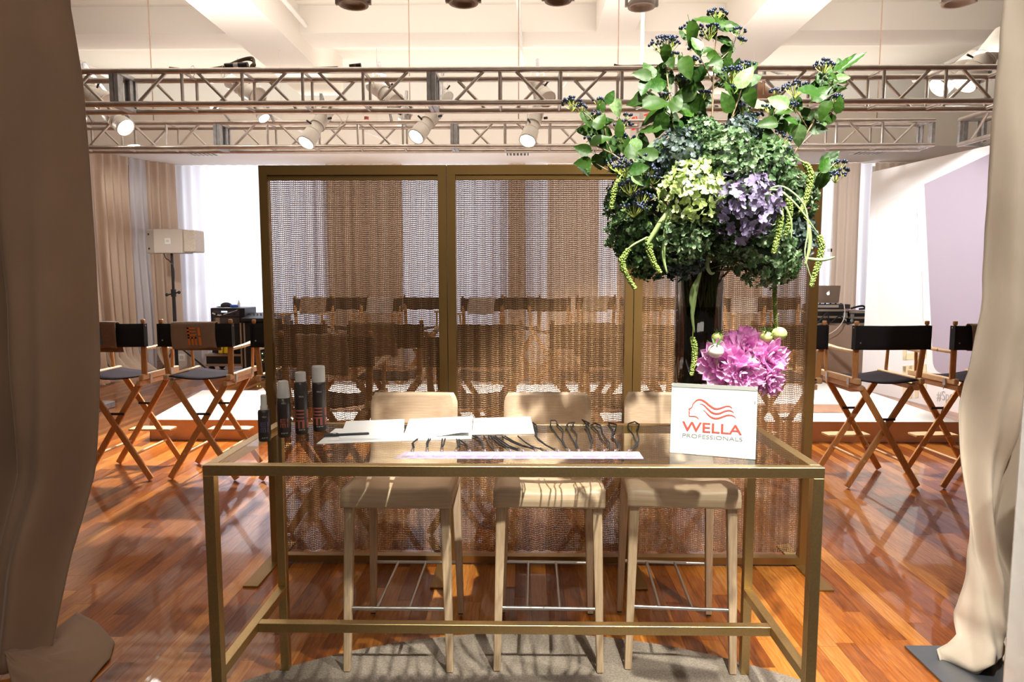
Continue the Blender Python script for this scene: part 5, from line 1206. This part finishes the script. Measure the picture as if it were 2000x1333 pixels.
catkin('amaranth tail in front of the right hydrangeas, right one', [(1520, 372), (1532, 376)], [(1541, 388), (1543, 410), (1541, 435), (1534, 462)], 11, 2.3, 4)
catkin('amaranth tail in front of the right hydrangeas, left one', [(1500, 375), (1512, 385)], [(1521, 400), (1524, 425), (1520, 460), (1510, 498)], 13, 2.28, 5)
catkin('amaranth tail at the far right against the screen post', [(1570, 425), (1590, 445)], [(1601, 462), (1605, 482), (1600, 510), (1590, 540), (1584, 562)], 12, 2.42, 6)
catkin('long amaranth tail hanging in front of the vase', [(1370, 528), (1362, 570), (1354, 620)], [(1353, 660), (1357, 680), (1356, 705), (1350, 735)], 11, 2.42, 7)
catkin('amaranth tail hugging the upper left edge of the bouquet', [(1220, 335), (1212, 345)], [(1208, 352), (1200, 372), (1196, 392), (1193, 410)], 10, 2.45, 8)
catkin('thin dark amaranth tail hanging below the right hydrangeas', [(1512, 548)], [(1514, 552), (1513, 580), (1514, 610), (1517, 648)], 7, 2.6, 9)
def blade(label, pts, wpx, Y=2.28):
    P = [D(x, y, Y) for x, y in pts]; o0 = P[0]; vs = []; Q = []
    for i in range(len(P) - 1):
        p0, p1, p2, p3 = [P[max(0, min(len(P) - 1, i + k))] for k in (-1, 0, 1, 2)]
        for k in range(4):
            f = k / 4; Q.append(.5 * ((2 * p1) + (p2 - p0) * f + (2 * p0 - 5 * p1 + 4 * p2 - p3) * f * f + (3 * p1 - p0 - 3 * p2 + p3) * f ** 3))
    Q.append(P[-1]); n = len(Q)
    for i, q in enumerate(Q):
        t = (Q[min(i + 1, n - 1)] - Q[max(i - 1, 0)]).normalized(); s = t.cross(Vector((0, -1, 0))).normalized(); wd = wpx / 2 / FPX * Y * math.sin(math.pi * min(.98, .25 + .73 * i / n)) ** .8
        vs += [q + s * wd - o0, q + Vector((0, -.0015, 0)) - o0, q - s * wd - o0]
    m = MB().add(vs, [f for i in range(n - 1) for f in ((3 * i, 3 * i + 1, 3 * i + 4, 3 * i + 3), (3 * i + 1, 3 * i + 2, 3 * i + 5, 3 * i + 4))], 0, True)
    tag(m.build('grass_blade', grass, None, solid=.0006, loc=o0), label, 'leaf', 'pale grass blades')
for lb, pts, wd in [('pale blade arching down from the lime hydrangea to the left catkin', [(1310, 408), (1290, 435), (1270, 468), (1264, 480)], 9), ('pale blade falling beside the lime hydrangea', [(1310, 410), (1300, 450), (1296, 500), (1303, 535)], 7), ('thin pale blade left of the vase rim', [(1290, 440), (1285, 480), (1288, 510)], 5),
                    ('long pale blade hanging over the vase rim, hooked at its end', [(1368, 432), (1378, 460), (1386, 490), (1381, 518), (1388, 534), (1396, 533)], 9), ('pale blade lying over the top of the lime hydrangea', [(1362, 335), (1380, 342), (1396, 352)], 9),
                    ('thin blade arching over the purple hydrangea', [(1490, 374), (1520, 372), (1550, 395), (1575, 425), (1600, 460)], 4), ('second thin blade arching to the right', [(1492, 378), (1525, 392), (1545, 430), (1545, 470)], 4), ('third thin blade arching over the catkins', [(1494, 372), (1530, 365), (1570, 400), (1578, 450), (1572, 500), (1590, 560)], 3.5),
                    ('blade hanging in front of the vase glass', [(1368, 530), (1358, 570), (1352, 610), (1356, 650)], 8), ('second blade in front of the vase with a bent tip', [(1362, 545), (1352, 565), (1349, 590), (1356, 615)], 6), ('dark blade pointing right at the far right catkin', [(1575, 505), (1600, 508), (1618, 506), (1630, 502)], 6),
                    ('hanging blade right of the lower hydrangea', [(1580, 440), (1582, 480), (1572, 520)], 7), ('pale blade crossing to the lower left catkin', [(1262, 465), (1238, 478), (1225, 488)], 4)]:
    blade(lb, pts, wd, 2.27 if 'vase' not in lb else 2.4)
# ================================================================== PINK DAHLIAS
pk = mat('pink petal', (.92, .58, .84), .5, rand=1, col2=(.80, .30, .66), trans=.3); pkl = mat('light pink petal', (.94, .78, .91), .5, rand=1, col2=(.86, .50, .76), trans=.3)
def petal_mesh(m, seed):
    rr = random.Random(seed); cup = rr.uniform(.3, .5); bend = rr.uniform(-.1, .35)
    def fn(u, v):
        s = (u - .5) * 2; w_ = .27 * math.sin(math.pi * min(1, .12 + v * .88)) ** .6 * (1 if v < .98 else .15)
        return (s * w_, v, cup * s * s * .3 + bend * v * v + .02 * math.sin(v * 9 + seed))
    return MB().grid(fn, 3, 5).mesh('petal', [m])
PM = [petal_mesh(pk if i % 2 else pkl, i) for i in range(6)]
sv = thing('small_vase', 'low white bud vase hidden behind the sign, holding the pink dahlias', 'vase', (D(1448, 800, 2.44).x, 2.34, TZ + .001))
svh = .085
MB().lathe([(.0001, 0), (.04, 0), (.045, .02), (.045, svh * .8), (.04, svh), (.036, svh), (.040, svh * .8), (.040, .006), (.0001, .006)], 24).build('pot', whitecard, sv)
for n_, (px, py, rp, Y, lb) in enumerate([(1412, 712, 47, 2.40, 'pink dahlia at the left of the low bunch'), (1456, 682, 45, 2.46, 'pale pink dahlia at the top of the low bunch'), (1497, 702, 40, 2.42, 'pink dahlia at the right of the low bunch'), (1448, 728, 40, 2.36, 'pink dahlia at the front just over the sign'), (1500, 742, 30, 2.40, 'magenta dahlia drooping beside the sign corner')]):
    c = D(px, py, Y); t = thing('dahlia', lb, 'flower', c, 0, 'pink dahlias behind the sign'); rad = rp / FPX * Y; rr = random.Random(n_ + 3)
    ax = Vector(((px - 1450) / 110, -1, (715 - py) / 90)).normalized(); Q = ax.to_track_quat('Z', 'Y')
    for ring, (cnt, elev, ln) in enumerate([(6, 70, .45), (9, 52, .65), (12, 33, .85), (14, 12, 1.0), (14, -12, 1.0), (10, -40, .9)]):
        for k in range(cnt):
            a = 2 * math.pi * (k + .5 * (ring % 2)) / cnt + rr.uniform(-.1, .1); el = R(elev + rr.uniform(-8, 8))
            d = Vector((math.cos(a) * math.cos(el), math.sin(a) * math.cos(el), math.sin(el))); side = Vector((-math.sin(a), math.cos(a), 0)); nn = side.cross(d)
            if nn.z < 0: nn = -nn; side = -side
            M = (Q.to_matrix() @ Matrix((side, d, nn)).transposed()).to_4x4()
            o = obj('petal', PM[(k + ring + n_) % 6], t); s = rad * ln * rr.uniform(.85, 1.12); o.matrix_local = M @ Matrix.Scale(s, 4)
    MB().tube([Q @ Vector((0, 0, -rad * .2)), sv.location + Vector((0, 0, svh)) - c, sv.location + Vector((.005 * n_, 0, .02)) - c], .0035, 6).build('stem', gst, t)
budm = mat('lime bud', (.72, .80, .28), .5, rand=.5, col2=(.5, .64, .2)); budw = mat('cream pink bud', (.92, .82, .68), .5)
for n_, (px, py, rp, mm, ang, lb) in enumerate([(1401, 660, 11, budm, 80, 'round lime bud above the left dahlia'), (1398, 686, 15, budw, 95, 'cream bud with green cap on the left dahlia'), (1496, 658, 12, budm, 100, 'spiky lime bud above the right dahlia'), (1522, 652, 14, budm, 150, 'drooping yellow green bud at the far right of the low bunch'), (1468, 712, 13, budw, 120, 'cream bud in the middle of the pink dahlias')]):
    Y = 2.36 if n_ in (1, 4) else 2.44
    c = D(px, py, Y); t = thing('dahlia_bud', lb, 'flower bud', c, 0, 'dahlia buds behind the sign'); s = rp / FPX * Y
    MB().ball((0, 0, 0), s, n=14, m=9, sc=(1, 1, .88)).build('bud', mm, t)
    up = Vector((math.cos(R(ang)), -.2, math.sin(R(ang)))).normalized(); Q = up.to_track_quat('Z', 'Y').to_matrix().to_4x4()
    for k in range(6):
        a = k * 1.047; o = obj('sepal', LM['n'][0], t); d = Vector((math.cos(a) * .8, math.sin(a) * .8, .5)).normalized(); side = Vector((-math.sin(a), math.cos(a), 0)); nn = side.cross(d)
        o.matrix_local = Q @ Matrix.Translation((math.cos(a) * s * .2, math.sin(a) * s * .2, s * .8)) @ Matrix((side, d, nn)).transposed().to_4x4() @ Matrix.Scale(s * 1.1, 4)
    MB().tube([Vector((0, 0, -s * .5)), Vector((.01 * (-1 if px > 1450 else 1), .01, -.05)), sv.location + Vector((0, 0, svh + .02)) - c], .0025, 6).build('stem', gst, t)
# ================================================================== SUB-PARTS
SUBS = {'post_knob': ('back_post',), 'hinge': ('seat_rail',), 'rivet': ('backrest',), 'foot_cap': ('leg',), 'lettering': ('body', 'sign_box', 'card'), 'letter_mark': ('body', 'cloth', 'badge_card'), 'lens': ('barrel',), 'band': ('barrel',),
        'knob': ('body', 'case', 'pole', 'yoke'), 'emblem': ('lid', 'cabinet'), 'emblem_bar': ('cabinet',), 'sepal': ('bud',), 'printed_text': ('badge_card', 'sheet'), 'slat': ('frame',), 'latch': ('body',), 'corner_ball': ('body',), 'wheel': ('body',),
        'display': ('case',), 'indicator': ('body',), 'sprinkler_head': ('fitting',), 'shutter_handle': ('barrel',), 'profile_logo': ('card',), 'magnet': ('acrylic_frame',), 'fan_panel': ('case',), 'edge_strip': ('body',)}
ch = {}
for o in bpy.data.objects:
    if o.parent: ch.setdefault(o.parent.name, []).append(o)
def ctr(o):
    b = o.bound_box; return o.location + Vector([sum(v[i] for v in b) / 8 for i in range(3)])
for pn_, L_ in list(ch.items()):
    for o in L_:
        base = o.name.split('.')[0]
        if base not in SUBS: continue
        c_ = [q for q in L_ if q.name.split('.')[0] in SUBS[base] and q is not o and q.location.length < 1e-6 and tuple(q.scale) == (1, 1, 1) and Vector(q.rotation_euler).length < 1e-6]
        if c_: o.parent = min(c_, key=lambda q: (ctr(q) - ctr(o)).length)
